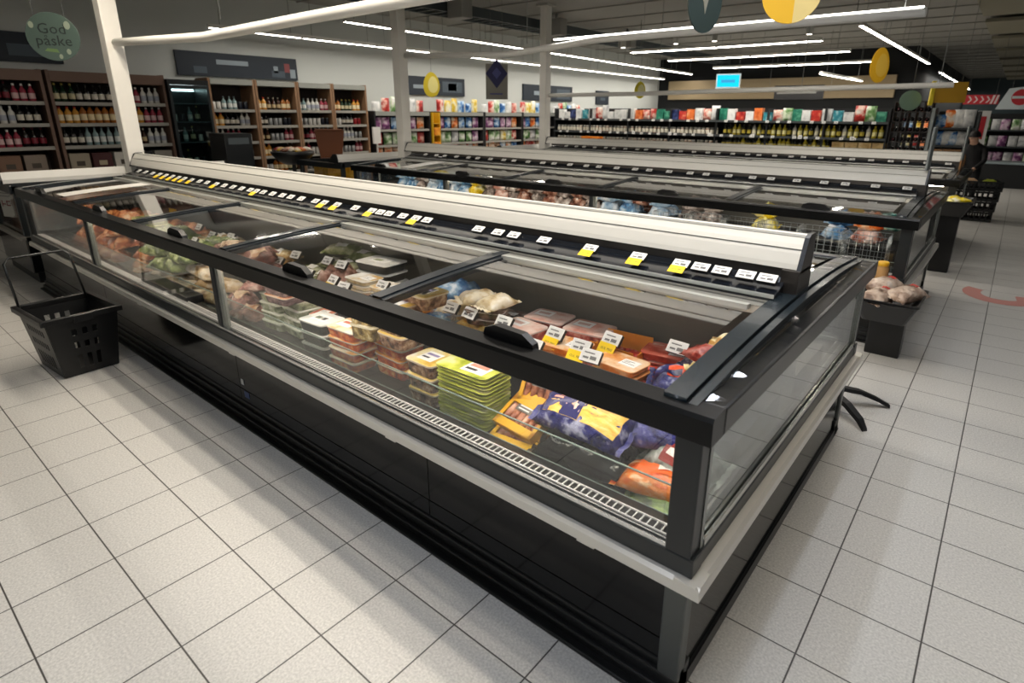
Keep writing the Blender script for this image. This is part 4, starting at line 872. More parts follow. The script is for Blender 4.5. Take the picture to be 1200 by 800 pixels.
bag_kind('green_bag', 'food bag', .2, .14, .07, P('8f9a2f', .4), seed=53).put('yellow-green bag on top of the black crates at right', (-.24, 12.05, .58), .1)
# red sticker on the floor
m = MB(); n = 22; pts = []
def arc(r, k): a = R(150 + 190 * k / n); return (r * 1.6 * math.cos(a), r * 1.9 * math.sin(a))
for k in range(n):
    a, b, c, d = arc(.19, k), arc(.19, k + 1), arc(.1, k + 1), arc(.1, k)
    m.quad(*[(p[0], p[1], .002) for p in (a, b, c, d)])
m.prism([(.12, -.18), (.5, -.1), (.5, .1), (.1, .04)], 'z', .0004, .0016)
tag(m.build('floor_sticker', P('c08880', .5), None, (.16, 6.88, 0)), 'red curved sticker on the aisle tiles at right', 'sticker')

# ------------------------------------------------------------------ person by the crates
def person(loc, rz):
    me = bpy.data.meshes.new('person')
    V = [(0, 0, .9, .15, .12), (0, .02, 1.08, .15, .12), (0, -.03, 1.25, .18, .12), (0, -.1, 1.38, .1, .08), (0, -.15, 1.45, .055, .055), (0, -.2, 1.53, .085, .1), (0, -.22, 1.6, .075, .09),
         (.17, -.05, 1.33, .065, .065), (.23, -.1, 1.1, .05, .05), (.16, -.3, .95, .04, .04), (.14, -.37, .91, .03, .022),
         (-.17, -.05, 1.33, .065, .065), (-.23, -.1, 1.1, .05, .05), (-.16, -.3, .95, .04, .04), (-.14, -.37, .91, .03, .022),
         (.09, 0, .85, .095, .095), (.1, .0, .48, .065, .065), (.1, .05, .09, .045, .045), (.1, -.12, .04, .04, .035),
         (-.09, 0, .85, .095, .095), (-.1, -.02, .48, .065, .065), (-.1, .03, .09, .045, .045), (-.1, -.14, .04, .04, .035)]
    E = [(0, 1), (1, 2), (2, 3), (3, 4), (4, 5), (5, 6), (3, 7), (7, 8), (8, 9), (9, 10), (3, 11), (11, 12), (12, 13), (13, 14), (0, 15), (15, 16), (16, 17), (17, 18), (0, 19), (19, 20), (20, 21), (21, 22)]
    n = len(V)
    for s, b in ((1, 10), (-1, 14)):
        bx, by, bz = V[b][:3]
        for j, (dx, L) in enumerate(((-.03, .07), (-.01, .08), (.01, .078), (.03, .06))):
            V += [(bx + dx, by - .045, bz - .015, .011, .011), (bx + dx * 1.1, by - .045 - L * .5, bz - .035, .009, .009), (bx + dx * 1.1, by - .03 - L * .5, bz - .075, .008, .008)]
            k = len(V); E += [(b, k - 3), (k - 3, k - 2), (k - 2, k - 1)]
        V += [(bx - s * .035, by - .01, bz - .03, .011, .011), (bx - s * .04, by - .04, bz - .06, .009, .009)]; k = len(V); E += [(b, k - 2), (k - 2, k - 1)]
    me.from_pydata([v[:3] for v in V], E, [])
    o = bpy.data.objects.new('person', me); COL.objects.link(o)
    sk = o.modifiers.new('skin', 'SKIN'); sv = me.skin_vertices[0].data if me.skin_vertices else None
    if sv is None: me.skin_vertices.new() if hasattr(me.skin_vertices, 'new') else None; sv = me.skin_vertices[0].data
    for i, v in enumerate(V): sv[i].radius = (v[3], v[4]); sv[i].use_root = (i == 0)
    ss = o.modifiers.new('sub', 'SUBSURF'); ss.levels = ss.render_levels = 1
    dg = bpy.context.evaluated_depsgraph_get(); m2 = bpy.data.meshes.new_from_object(o.evaluated_get(dg)); m2.name = 'person'
    bpy.data.objects.remove(o); skin, coat, trou, shoe = P('c49a82', .5), P('0b0b0e', .7), P('15161b', .7), P('0a0a0a', .5)
    for m in (skin, coat, trou, shoe): m2.materials.append(m)
    for p in m2.polygons:
        c = p.center; p.use_smooth = True
        p.material_index = 3 if c.z < .08 else 2 if c.z < .86 and abs(c.x) < .2 and c.y > -.2 else 0 if c.z > 1.43 or (c.y < -.31 and c.z < 1.0) else 1
    o = bpy.data.objects.new('person', m2); COL.objects.link(o); o.location = loc; o.rotation_euler.z = rz; o.scale = (.83,) * 3
    m = MB(); m.grid(lambda u, v: (.098 * math.cos(2 * math.pi * u) * math.sin(1.75 * v + .01), -.185 + .115 * math.sin(2 * math.pi * u) * math.sin(1.75 * v + .01), 1.575 + .108 * math.cos(1.75 * v + .01)), 16, 8); m.build('hair', P('1a1412', .6), o)
    m = MB()
    for s in (1, -1): m.lathe([(.003, -.012), (.016, -.006), (.018, .006), (.004, .014)], 8, (s * .09, -.2, 1.53))
    m.lathe([(.004, -.03), (.013, -.022), (.011, 0), (.004, .012)], 8, (0, -.305, 1.52)); m.build('face', skin, o)
    return tag(o, 'person in a black jacket and trousers leaning over the black crates', 'person')
person((-.53, 12.5, 0), R(-20))

# ------------------------------------------------------------------ liquor shelves along the left wall
def shelf_bay(y0, y1, label, levels, header, ztop=2.1, depth=.45, wood=WOOD, xw=-10.34, name='liquor_shelf', back=P('2a221e', .7), low=None):
    t = empty(name, (xw, (y0 + y1) / 2, 0)); h = (y1 - y0) / 2
    m = MB(); m.box(0, .02, -h, h, 0, ztop - .02); m.build('back_panel', back, t)
    for s in (-1, 1):
        m = MB(); a, b = sorted((s * h, s * (h - .035))); m.box(.02, depth, a, b, 0, ztop); m.build('side_post', wood, t)
    for z in levels:
        m = MB(); m.box(.02, depth - .02, -h + .035, h - .035, z - .025, z); m.mat(1).box(depth - .02, depth - .012, -h + .035, h - .035, z - .035, z + .01); m.build('shelf', [P('3a302a', .6), P('9c9a92', .4)], t)
    m = MB(); m.box(.02, depth + .01, -h + .035, h - .035, ztop - (.14 if header == 'wood' else .09), ztop - .01); m.build('header', wood if header == 'wood' else P('8f928c', .5), t)
    return tag(t, label, 'shelf')
BAYS = [(.75, 2.25, 'wood', 'first'), (2.29, 3.68, 'wood', 'second'), (4.29, 5.02, 'grey', 'third'), (5.03, 5.76, 'grey', 'fourth'), (5.77, 6.45, 'grey', 'fifth'), (6.46, 7.2, 'grey', 'sixth')]
WOODD = P('6b5244', .55, bump=.1)
for i, (a, b, h, nm) in enumerate(BAYS):
    lv = (.55, .8, 1.14, 1.43, 1.7) if h == 'wood' else (.62, .88, 1.13, 1.38, 1.63)
    shelf_bay(a, b, f'{"wide dark wooden" if h == "wood" else "narrow light wooden"} liquor shelf bay on the left wall, {nm} from the left', lv, h, wood=WOODD if h == 'wood' else WOOD)
# drinks cooler between the second and third bay
t = empty('drinks_cooler', (-10.34, 3.985, 0)); m = MB(); m.box(0, .5, -.29, .29, 0, .06); m.box(0, .5, -.29, -.26, .06, 2.05); m.box(0, .5, .26, .29, .06, 2.05); m.box(0, .02, -.26, .26, .06, 2.05); m.box(0, .5, -.26, .26, 1.98, 2.05); m.build('cabinet', P('101618', .4), t)
for z in (.4, .8, 1.15, 1.45, 1.72):
    m = MB(); m.box(.03, .44, -.26, .26, z - .012, z); m.build('wire_shelf', P('56646a', .4, .5), t)
m = MB(); m.box(.48, .488, -.25, .25, .1, 1.95); m.build('door_glass', GLASS((.75, .85, .85), .08, .02, key='dc'), t)
m = MB(); m.box(.488, .51, -.285, -.25, .08, 1.97); m.box(.488, .51, .25, .285, .08, 1.97); m.box(.488, .51, -.25, .25, 1.93, 1.97); m.build('door_frame', P('1c2528', .35), t)
m = MB(); m.box(.03, .06, -.24, .24, 1.9, 1.93); m.build('lamp', GLOW('dff2f2', 5), t)
tag(t, 'dark glass-door drinks cooler between the second and third liquor bays', 'cooler')
def bottle_mesh(name, r, h, glass, label, cap, sh=.6):
    m = MB(); prof = [(r * .9, 0), (r, h * .03), (r, h * .18), (r, h * sh * .78), (r, h * sh), (r * .42, h * (sh + .16)), (r * .34, h * .88), (r * .38, h * .885), (r * .36, h)]
    m.lathe(prof, 9, mis=[0, 0, 1, 0, 0, 0, 2, 2]); return Kind(name, 'bottle', m.mesh(name, [glass, label, cap]))
def can_mesh(name, r, h, col, top): m = MB(); m.lathe([(r * .85, 0), (r, h * .05), (r, h * .93), (r * .85, h)], 10, mis=[1, 0, 1]); return Kind(name, 'can', m.mesh(name, [col, top]))
G = lambda c, r=.15: P(c, r)
BOT = {'dark red wine bottle': bottle_mesh('wine_bottle', .038, .27, G('14100f'), P('7d2030', .5), P('5c1420', .4)), 'black wine bottle': bottle_mesh('wine_bottle', .038, .27, G('0c0d0e'), P('d8d2c4', .6), P('101010', .4)),
       'green bottle': bottle_mesh('wine_bottle', .038, .26, G('16301c'), P('c9bf9a', .6), P('a99a4c', .4)), 'amber spirit bottle': bottle_mesh('spirit_bottle', .04, .24, G('a5642a'), P('ecd9ae', .6), P('3a2418', .4), .66),
       'golden bottle': bottle_mesh('spirit_bottle', .04, .22, G('d0953f'), P('f2e3bd', .6), P('d7503c', .4), .66), 'white bottle': bottle_mesh('spirit_bottle', .037, .22, G('d9d9d2'), P('a8aebb', .6), P('e8e8e4', .4), .62),
       'pink bottle': bottle_mesh('spirit_bottle', .037, .22, G('9c3c4c'), P('d9b8b8', .6), P('efe9e4', .4), .62), 'purple bottle': bottle_mesh('spirit_bottle', .037, .22, G('3b2f5c'), P('8a7fb0', .6), P('c9c4dd', .4), .62),
       'brown beer bottle': bottle_mesh('beer_bottle', .031, .22, G('3a1f12'), P('c9b48a', .6), P('c9c4b2', .4), .58), 'clear bottle': bottle_mesh('spirit_bottle', .035, .24, G('8aa3a4'), P('e8ece8', .6), P('7f8f96', .4), .62)}
CAN = {'silver can': can_mesh('drink_can', .033, .125, P('b9bcbd', .3, .5), STEEL), 'red can': can_mesh('drink_can', .033, .125, P('a8242c', .35), STEEL), 'white can': can_mesh('drink_can', .033, .125, P('e3e2dc', .35), STEEL), 'dark can': can_mesh('drink_can', .033, .125, P('1c2230', .35), STEEL)}
DRK = {**BOT, **CAN}
ROWS = {'first': (['amber spirit bottle', 'brown beer bottle', 'pink bottle', 'dark red wine bottle'], ['purple bottle', 'pink bottle', 'white bottle', 'black wine bottle'], ['black wine bottle', 'white bottle', 'dark red wine bottle', 'pink bottle']),
        'second': (['black wine bottle', 'clear bottle', 'brown beer bottle', 'white bottle'], ['golden bottle', 'amber spirit bottle', 'golden bottle', 'pink bottle'], ['green bottle', 'black wine bottle', 'pink bottle', 'white bottle']),
        'third': (['brown beer bottle', 'green bottle', 'dark can'], ['red can', 'white can', 'silver can'], ['white bottle', 'pink bottle', 'white can'], ['golden bottle', 'black wine bottle', 'white bottle'], ['white can', 'clear bottle', 'dark can']),
        'fourth': (['white can', 'amber spirit bottle', 'green bottle'], ['golden bottle', 'dark can', 'brown beer bottle'], ['brown beer bottle', 'silver can', 'pink bottle'], ['black wine bottle', 'silver can', 'dark can'], ['golden bottle', 'brown beer bottle', 'amber spirit bottle']),
        'fifth': (['silver can', 'dark can', 'white can'], ['pink bottle', 'white can', 'dark red wine bottle'], ['dark red wine bottle', 'pink bottle', 'clear bottle'], ['silver can', 'white can', 'dark can'], ['clear bottle', 'white bottle', 'pink bottle']),
        'sixth': (['dark can', 'white can', 'red can'], ['white can', 'silver can', 'pink bottle'], ['dark red wine bottle', 'white bottle', 'silver can'], ['white can', 'black wine bottle', 'red can'], ['amber spirit bottle', 'green bottle', 'golden bottle'])}
SHN = {3: ('lower', 'middle', 'upper'), 5: ('lowest', 'second', 'middle', 'fourth', 'top')}
rnd = random.Random(3)
for a, b, h, nm in BAYS:
    zs = (1.14, 1.43, 1.7) if h == 'wood' else (.62, .88, 1.13, 1.38, 1.63)
    for zi, z in enumerate(zs):
        pool = ROWS[nm][zi]; y = a + .09; i = 0; step = .086
        while y < b - .07:
            kd = pool[min(len(pool) - 1, int((y - a) / (b - a) * len(pool)))]; i += 1
            k = DRK[kd]; k.put(f'{kd} on the {SHN[len(zs)][zi]} shelf of the {nm} liquor bay, {nth(i)} from left', (-10.02 + rnd.uniform(-.01, .01), y, z + .003), rnd.uniform(0, 3), f'bottles and cans in the {nm} liquor bay', sc=(1, 1, min(1, (.205 if h == 'grey' else .245) / k.h)))
            y += step
CARC = [('white', 'cfd0c8'), ('black', '1c1715'), ('grey', '97958c'), ('brown', '7d5d48'), ('grey-brown', '85776a'), ('beige', 'a39885'), ('dark red', '4a1a1c'), ('white', 'd6d2c8'), ('black', '17181a'), ('grey', '9a968c'), ('dark', '2c2a2a')]
y = .82; i = 0; ct = {}
for j in range(11):
    c, hx = CARC[j % 11]
    if y + .25 > 3.66: break
    if 2.2 < y + .25 and y < 2.34: y = 2.35
    kk = carton_kind('wine_carton', 'wine carton', .23, .24, .24, P(hx, .6), P(hx, .5), [(.25, .75, .25, .6, P('b9ab90' if c in ('black', 'dark red', 'dark') else '4b4238', .6))])
    kk.put(f'{c} wine carton on the ledge under the bottles, {nth(j + 1)} from the left', (-10.06, y + .12, .803), R(90), 'wine cartons on the ledge'); y += .262
for z, n in ((.06, 3), (.4, 3), (.8, 4), (1.15, 4), (1.45, 4)):
    for i in range(n):
        kd = ('clear bottle', 'green bottle', 'white can', 'dark can')[(i + int(z * 10)) % 4]
        DRK[kd].put(f'{kd} inside the glass-door cooler at height {("floor", "low", "middle", "upper", "top")[(.06, .4, .8, 1.15, 1.45).index(z)]}, {nth(i + 1)} from left', (-10.1, 3.985 + (i - (n - 1) / 2) * .11, z + .004), 0, 'drinks in the cooler', sc=(1, 1, .9))
# banners high on the left wall
def wall_banner(y0, y1, z0, z1, label, blobs):
    m = MB(); m.box(-10.35, -10.3, y0, y1, z0, z1)
    for i, (a, b, c, d, mt) in enumerate(blobs):
        m.mat(1 + mt).box(-10.3, -10.297, y0 + (y1 - y0) * a, y0 + (y1 - y0) * b, z0 + (z1 - z0) * c, z0 + (z1 - z0) * d)
    tag(m.build('wall_banner', [P('1a2632', .6), P('8d9aa3', .6), P('45525d', .6), P('7d3a3c', .6)]), label, 'banner')
wall_banner(.6, 2.62, 2.2, 2.56, 'dark blue banner on the left wall behind the round Easter sign', [(.38, .4, .3, .8, 0), (.5, .52, .25, .75, 0), (.62, .63, .3, .85, 0), (.44, .56, .1, .2, 1), (.72, .9, .2, .6, 1)])
wall_banner(4.05, 6.05, 2.14, 2.5, 'long dark blue banner above the drinks cooler and narrow bays', [(.12, .22, .12, .4, 1), (.3, .56, .52, .72, 0), (.78, .82, .3, .6, 0), (.76, .88, .1, .4, 1), (.88, .93, .35, .75, 2), (.93, .98, .1, .5, 0)])
wall_banner(8.5, 10.25, 1.98, 2.36, 'dark blue banner on the white wall behind the yellow egg sign', [(.12, .3, .35, .55, 0), (.6, .95, .2, .8, 1), (.7, .85, .3, .7, 0)])
wall_banner(12.4, 14.6, 1.95, 2.35, 'dark grey banner on the white wall behind the third column', [(.2, .45, .35, .6, 0), (.66, .95, .15, .8, 1)])
wall_banner(15.9, 16.6, 1.9, 2.3, 'small dark banner near the far left corner of the wall', [(.3, .7, .3, .5, 1)])

# ------------------------------------------------------------------ snack shelves further along the left wall
def goods(pool, n, p0, p1, what, group, rz, jit=.01, seedk=0, room=None):
    rr = random.Random(seedk); cn = {}
    for i in range(n):
        q = (i + .5) / n; kd = pool[(i * 7 // 5 + rr.randint(0, 1)) % len(pool)]; x = p0[0] + (p1[0] - p0[0]) * q; y = p0[1] + (p1[1] - p0[1]) * q
        kd[1].put(what % (kd[0], nth(i + 1)), (x + rr.uniform(-jit, jit), y + rr.uniform(-jit, jit), p0[2] + .004), rz + rr.uniform(-.1, .1), group, sc=(1, 1, min(1, room / kd[1].h) if room else rr.uniform(.8, 1.25)))
def standbag(name, cols, w=.19, h=.26, d=.07, seed=0):
    def Hf(u, v): a = max(0, 1 - abs(2 * u - 1) ** 3) ** .6; b = max(0, 1 - abs(2 * v - 1) ** 4) ** .6; return a * b * (1 + .2 * noise.noise(Vector((u * 6 + seed, v * 6, seed))))
    m = MB(); m.grid(lambda u, v: (w * (u - .5), -d * .5 * Hf(u, v), h * v), 8, 8); m.grid(lambda u, v: (w * (u - .5), d * .5 * Hf(u, v), h * v), 8, 8, flip=True)
    return Kind(name, 'food bag', m.mesh(name, PRINT(cols, 7, .3, .3)))
def bx(name, cols, w, d, h, cat='carton'): m = MB(); m.box(-w / 2, w / 2, -d / 2, d / 2, 0, h, .003); return Kind(name, cat, m.mesh(name, PRINT(cols, 9, .4, .05)))
BG = {c: standbag('snack_bag', cols, seed=i) for i, (c, cols) in enumerate({'red': ('8a1a1a', 'c43a34', 'e9b8a8', 'f2ece2'), 'yellow': ('b8941c', 'e6c84a', 'f3ecc2', 'f5f3ea'), 'green': ('2c4f2a', '6d9a5a', 'd3e0c4', 'f4f5ee'), 'white': ('a9adb0', 'dcdedd', 'f5f5f2'), 'purple': ('4a2a52', '8a4a82', 'd9b8d0', 'f2ecf0'), 'blue': ('123f7a', '2f72b8', 'b5d0e8', 'f0f4f8'), 'orange': ('b84a18', 'ea7a2c', 'f4c8a0', 'f5efe6'), 'brown': ('4a2c1c', '8a5a3c', 'd3b496', 'efe6da')}.items())}
BGL = [(f'{c} snack bag', k) for c, k in BG.items()]
SNB = [(7.3, 8.75, 'first'), (9.0, 10.4, 'second'), (10.42, 11.8, 'third'), (11.82, 13.2, 'fourth'), (13.22, 14.6, 'fifth')]
BLKSH = P('17191b', .5)
for a, b, nm in SNB:
    shelf_bay(a, b, f'black snack shelf on the white left wall, {nm} beyond the liquor bays', (.7, .98, 1.28, 1.6), 'none', 1.62 + .02, .5, BLKSH, name='snack_shelf', back=BLKSH)
    for zi, z in enumerate((.7, .98, 1.28, 1.6)):
        pool = [BGL[(zi * 3 + q + len(nm)) % 8] for q in range(4)] if z < 1.5 else [BGL[3], BGL[0], BGL[1], BGL[2], BGL[3], BGL[5]]
        goods(pool, 6, (-9.98, a + .05, z), (-9.98, b - .05, z), '%s on the ' + ('lowest', 'second', 'third', 'top')[zi] + f' shelf of the {nm} snack shelf, %s from the left', f'snack bags on the {nm} snack shelf', R(90), seedk=zi + len(nm), room=.235 if zi < 3 else None)
# yellow display stand
t = empty('yellow_stand', (-9.95, 8.88, 0)); m = MB(); m.box(-.3, .15, -.11, -.09, 0, 1.62); m.box(-.3, .15, .09, .11, 0, 1.62); m.box(-.3, -.28, -.09, .09, 0, 1.62); m.build('frame', P('d9a91c', .5), t)
for z in (.5, .85, 1.15, 1.4): m = MB(); m.box(-.28, .15, -.09, .09, z - .015, z); m.build('shelf', P('c99812', .5), t)
tag(t, 'narrow yellow display stand right of the second column', 'stand')
for i, z in enumerate((.85, 1.15)): bx('orange_carton', ('d8780c', 'ee9a1c', 'f4c04a'), .16, .2, .16).put(f'orange carton on the yellow stand, {("lower", "upper")[i]} one', (-9.88, 8.88, z + .003), R(90), 'orange cartons on the yellow stand')
# ------------------------------------------------------------------ things between the front island and the left shelves
t = empty('fruit_stand', (-8.6, 4.83, 0)); m = MB(); m.lathe([(.2, 0), (.2, .03), (.03, .06), (.03, .84), (.06, .86)], 14); m.build('pedestal', P('2a2c2c', .5), t)
m = MB(); m.lathe([(.12, .84), (.2, .88), (.3, .98), (.32, 1.03), (.3, 1.03), (.24, .97)], 20); m.build('bowl', P('0c0e0f', .4), t); tag(t, 'black bowl on a pedestal heaped with small fruit-coloured packs', 'bowl')
FC = [('red', 'a8242a'), ('yellow', 'd9b02c'), ('orange', 'd0702c'), ('cream', 'e0cfa8'), ('brown', '7a4a34'), ('pale', 'e9dfcc')]
FK2 = {c: bag_kind('sweets_bag', 'food bag', .16, .1, .06, PRINT((hx, hx, 'f0e6d4'), 10, .3, .3), seed=60 + i, nu=8, nv=6) for i, (c, hx) in enumerate(FC)}
for i in range(14):
    a = i * 2.4; r = .05 + .013 * i; c = FC[i % 6][0]
    FK2[c].put(f'{c} small bag in the black bowl, {nth(i // 6 + 1)} of its colour from the centre', (-8.6 + r * math.cos(a), 4.83 + r * math.sin(a), 1.03), a, 'small bags in the black bowl', drop=1.03)
m = MB(); m.prism([(-.17, .0), (.17, 0), (.17, .5), (.23, .92), (-.23, .92), (-.17, .5)], 'y', -.1, .1); m.box(-.2, .2, -.14, .12, .92, .94); t = m.build('cardboard_stand', P('6e3d1c', .6), None, (-8.85, 5.65, .4)); m = MB(); m.box(-.19, .19, -.12, .12, 0, .4); m.build('base', P('4f2b14', .6), t, (0, 0, -.4)); t.rotation_euler.z = R(60); tag(t, 'orange-brown cardboard display stand behind the yellow cartons', 'stand')
KYC = bx('yellow_carton', ('b8830f', 'd9a318', 'e6bb3c'), .3, .26, .27)
for i, (x, y, z) in enumerate(((-8.5, 5.33, 0), (-8.5, 5.33, .275), (-8.5, 5.33, .55), (-8.5, 5.72, 0), (-8.5, 5.72, .275), (-8.5, 5.72, .55))): KYC.put(f'yellow carton beside the middle island end, {("left", "right")[i // 3]} pile, {("lowest", "middle", "topmost")[i % 3]}', (x, y, z), .2, 'yellow cartons')
# dark counter block and notice board near the cooler
m = MB(); m.box(-.25, .25, -.2, .2, 0, 1.3, .01); m.mat(1).box(.25, .255, -.15, .15, .6, .7); m.box(.25, .255, -.15, .15, 1.15, 1.24); tag(m.build('dark_cabinet', [P('10161a', .4), P('5a6468', .5)], None, (-9.1, 4.15, 0)), 'dark blue-black cabinet standing before the drinks cooler', 'cabinet')
m = MB(); m.box(-.02, .02, -.08, .08, 0, .3); m.box(-.02, .02, -.005, .005, -1.05, 0); tag(m.build('notice', PAPER, None, (-9.4, 7.0, 1.05)), 'white paper notice on a pole before the sixth liquor bay', 'notice')
m = MB(); m.box(-.004, .004, -.11, .11, 0, .28, .001); m.mat(1)
for a, b, c, d in ((-.08, -.02, .12, .13), (-.08, -.07, .1, .16), (.0, .06, .11, .12), (.0, .06, .15, .16), (.0, .01, .11, .16)): m.box(.004, .006, a, b, c, d)
m.mat(2)
for z in (.2, .23): m.box(.004, .006, -.08, .08, z, z + .006)
o = m.build('price_poster', [P('b9b8b2', .6), P('7d2a2c', .6), P('6a6a68', .6)], None, (-7.55, 1.21, .6)); o.rotation_euler.z = R(-75); tag(o, 'white price poster with red lettering on the left end freezer', 'poster')

# ------------------------------------------------------------------ back gondola across the store
GY = 13.0
t = empty('back_shelf', (-5.8, GY, 0)); m = MB(); m.box(-3.85, 3.85, .35, .4, 0, 1.75); m.build('back_panel', P('0e1012', .6), t)
for z in (.6, .93, 1.2, 1.5):
    m = MB(); m.box(-3.85, 3.85, -.1, .35, z - .03, z); m.mat(1).box(-3.85, 3.85, -.112, -.1, z - .035, z + .008); m.build('shelf', [P('15181a', .5), P('3f4446', .4)], t)
for k in range(8): m = MB(); x = -3.85 + k * 1.1; m.box(x - .015, x + .015, -.08, .35, 0, 1.75); m.build('upright', P('1a1d1f', .5), t)
m = MB(); m.box(-3.85, 3.85, -.1, .35, 0, .1); m.build('base', P('101214', .5), t)
tag(t, 'long black shelf across the back of the store, full of jars and cans', 'shelf')
m = MB(); m.lathe([(.038, 0), (.04, .01), (.04, .09), (.034, .1), (.036, .102), (.036, .125)], 10, mis=[0, 0, 0, 1, 1])
def jar(c, lid, h=.14): m = MB(); m.lathe([(.042, 0), (.045, .01), (.045, h * .7), (.036, h * .78), (.038, h * .8), (.038, h)], 9, mis=[0, 1, 0, 2, 2]); return Kind('jar', 'jar', m.mesh('jar', [P(c, .2), P('d9d4c4', .6), P(lid, .4)]))
JARS = [('dark jar', jar('1c1513', 'c9c9c4')), ('red jar', jar('7d1c1c', 'd3d0c4')), ('green jar', jar('33401c', 'b9b8ae')), ('brown jar', jar('4a2c18', 'd9d6cc')), ('orange jar', jar('b35a2c', 'e6e0d0')), ('black jar', jar('0f1012', '9a9a96'))]
OILS = [('yellow bottle', bottle_mesh('oil_bottle', .042, .24, G('a89a2c'), P('e3dc9a', .5), P('c9b51c', .4), .66)), ('dark oil bottle', bottle_mesh('oil_bottle', .042, .24, G('22251a'), P('b9a83c', .5), P('3a3a2c', .4), .66)), ('clear bottle', bottle_mesh('oil_bottle', .04, .23, G('b9b8ae'), P('e9e4c4', .5), P('8a8a80', .4), .66))]
BXS = [(f'{c} box', bx('food_box', cols, .17, .12, .2)) for c, cols in {'green': ('12594a', '1f7a62', '5fae8f'), 'dark blue': ('101838', '1c2858', '4a5a8f'), 'red': ('9a1c1c', 'c8362c', 'e88a6a'), 'white': ('c9cccb', 'e9ebe9', 'f8f8f6'), 'orange': ('c9531c', 'e87a3a', 'f2b48a'), 'teal': ('1c6a7a', '3f9fae', 'bfe0e2')}.items()]
GROUPB = 'goods on the back shelf'
goods(BXS[:1] + BXS[3:4] + BXS[1:3] + BXS[3:4] + BXS[4:] + BXS[3:4] + [BGL[0], BGL[3], BGL[2]], 40, (-9.6, 13.06, 1.5), (-2.0, 13.06, 1.5), '%s standing on top of the back shelf, %s from the left', GROUPB, 0, .01, 5)
goods(JARS, 44, (-9.6, 13.0, 1.2), (-5.2, 13.0, 1.2), '%s on the second tier of the back shelf, %s from the left', GROUPB, 0, .01, 6, .225)
goods(JARS[1:] + JARS[:3], 44, (-9.6, 13.0, .93), (-5.2, 13.0, .93), '%s on the third tier of the back shelf, %s from the left', GROUPB, 0, .01, 8, .225)
goods([OILS[1], OILS[1], OILS[2], OILS[0], OILS[0], OILS[0]], 30, (-5.1, 13.0, 1.2), (-2.0, 13.0, 1.2), '%s in the right half of the back shelf, second tier, %s from left', GROUPB, 0, .01, 9, .225)
goods([OILS[1], OILS[0], OILS[1]], 26, (-5.1, 13.0, .93), (-2.9, 13.0, .93), '%s in the right half of the back shelf, third tier, %s from left', GROUPB, 0, .01, 10, .225)
KCT = bx('beige_carton', ('b8975c', 'd3b47a', 'e3cd9a'), .22, .2, .19)
for i in range(4): KCT.put(f'beige carton at the right end of the back shelf, {nth(i + 1)} from left', (-2.75 + .235 * i, 13.06, .935), 0, 'beige cartons on the back shelf')
K_SL = tag_kind(.07, .045, False, 10); K_SLY = tag_kind(.075, .07, False, 10)
for zi, z in enumerate((.93, 1.2, 1.5)):
    for i in range(26): K_SL.put(f'small white price tag on the {("third", "second", "top")[zi]} edge of the back shelf, {nth(i + 1)} from left', (-9.5 + .29 * i + .07 * ((i * 5 + zi) % 3), 12.877, z - .012), 0, 'price tags on the back shelf')
for i in range(7): K_SLY.put(f'pale yellow price card standing out from the back shelf, {nth(i + 1)} from left', (-8.2 + .95 * i, 12.87, 1.2 + .0 * i), 0, 'pale price cards')
# wine lattice, grey end panel and carton shelf at the right end of the back shelf
t = empty('wine_rack', (-1.61, GY, 0)); m = MB()
for k in range(6): x = -.29 + .116 * k; m.box(x - .008, x + .008, -.05, .3, .1, 1.86)
for k in range(11): z = .1 + .176 * k; m.box(-.3, .3, -.05, .3, z - .008, z + .008)
m.build('lattice', P('1c1614', .5), t); m = MB(); m.box(-.3, .3, -.06, .3, 0, .1); m.build('base', P('14110f', .5), t); tag(t, 'dark lattice bottle rack at the right end of the back shelf', 'rack')
for r in range(10):
    for c in range(5):
        if r < 5: continue
        BOT['black wine bottle' if (r + c) % 3 else 'dark red wine bottle'].put(f'wine bottle lying in the lattice rack, {nth(10 - r)} row from the top, {nth(c + 1)} from left', (-1.61 - .232 + .116 * c, GY + .27, .1 + .176 * r + .05), 0, 'bottles in the lattice rack', R(90))
m = MB(); m.box(-1.3, -1.25, GY - .15, GY + .35, 0, 1.75); tag(m.build('divider_board', P('8f9797', .4, .3)), 'grey metal divider board between the lattice rack and carton shelf', 'panel')
t = empty('carton_shelf', (-.93, GY, 0)); m = MB(); m.box(-.3, .3, .3, .33, 0, 1.7); m.build('back_panel', P('15181b', .5), t)
for z in (.1, .75, 1.12, 1.42): m = MB(); m.box(-.3, .3, -.1, .3, z - .03, z); m.build('shelf', P('2c3032', .5), t)
m = MB(); m.box(.3, .33, -.1, .33, 0, 1.7); m.build('side_panel', P('3a3f41', .5), t); tag(t, 'short dark shelf of cartons beside the aisle at the back', 'shelf')
KBX2 = bx('brown_carton', ('7d5a38', 'a8794c', 'c79a6a'), .17, .16, .15)
for i in range(6): KBX2.put(f'brown carton on the short shelf by the aisle, {("lower", "upper")[i // 3]} row, {nth(i % 3 + 1)} from left', (-1.12 + .18 * (i % 3), GY + .05, .753 + .153 * (i // 3)), 0, 'brown cartons on the short shelf')
goods([BGL[5], BGL[1], BGL[3]], 4, (-1.2, 13.05, 1.12), (-.75, 13.05, 1.12), '%s on the middle of the short shelf by the aisle, %s from left', 'bags on the short shelf', 0, .0, 3, .24)
goods([BGL[5], BGL[6], BGL[3]], 4, (-1.2, 13.05, 1.42), (-.7, 13.05, 1.42), '%s on top of the short shelf by the aisle, %s from left', 'bags on the short shelf', 0, .0, 4)
KOC = bx('orange_carton', ('b85a0c', 'dd7a14', 'ee9a2c'), .24, .22, .13)
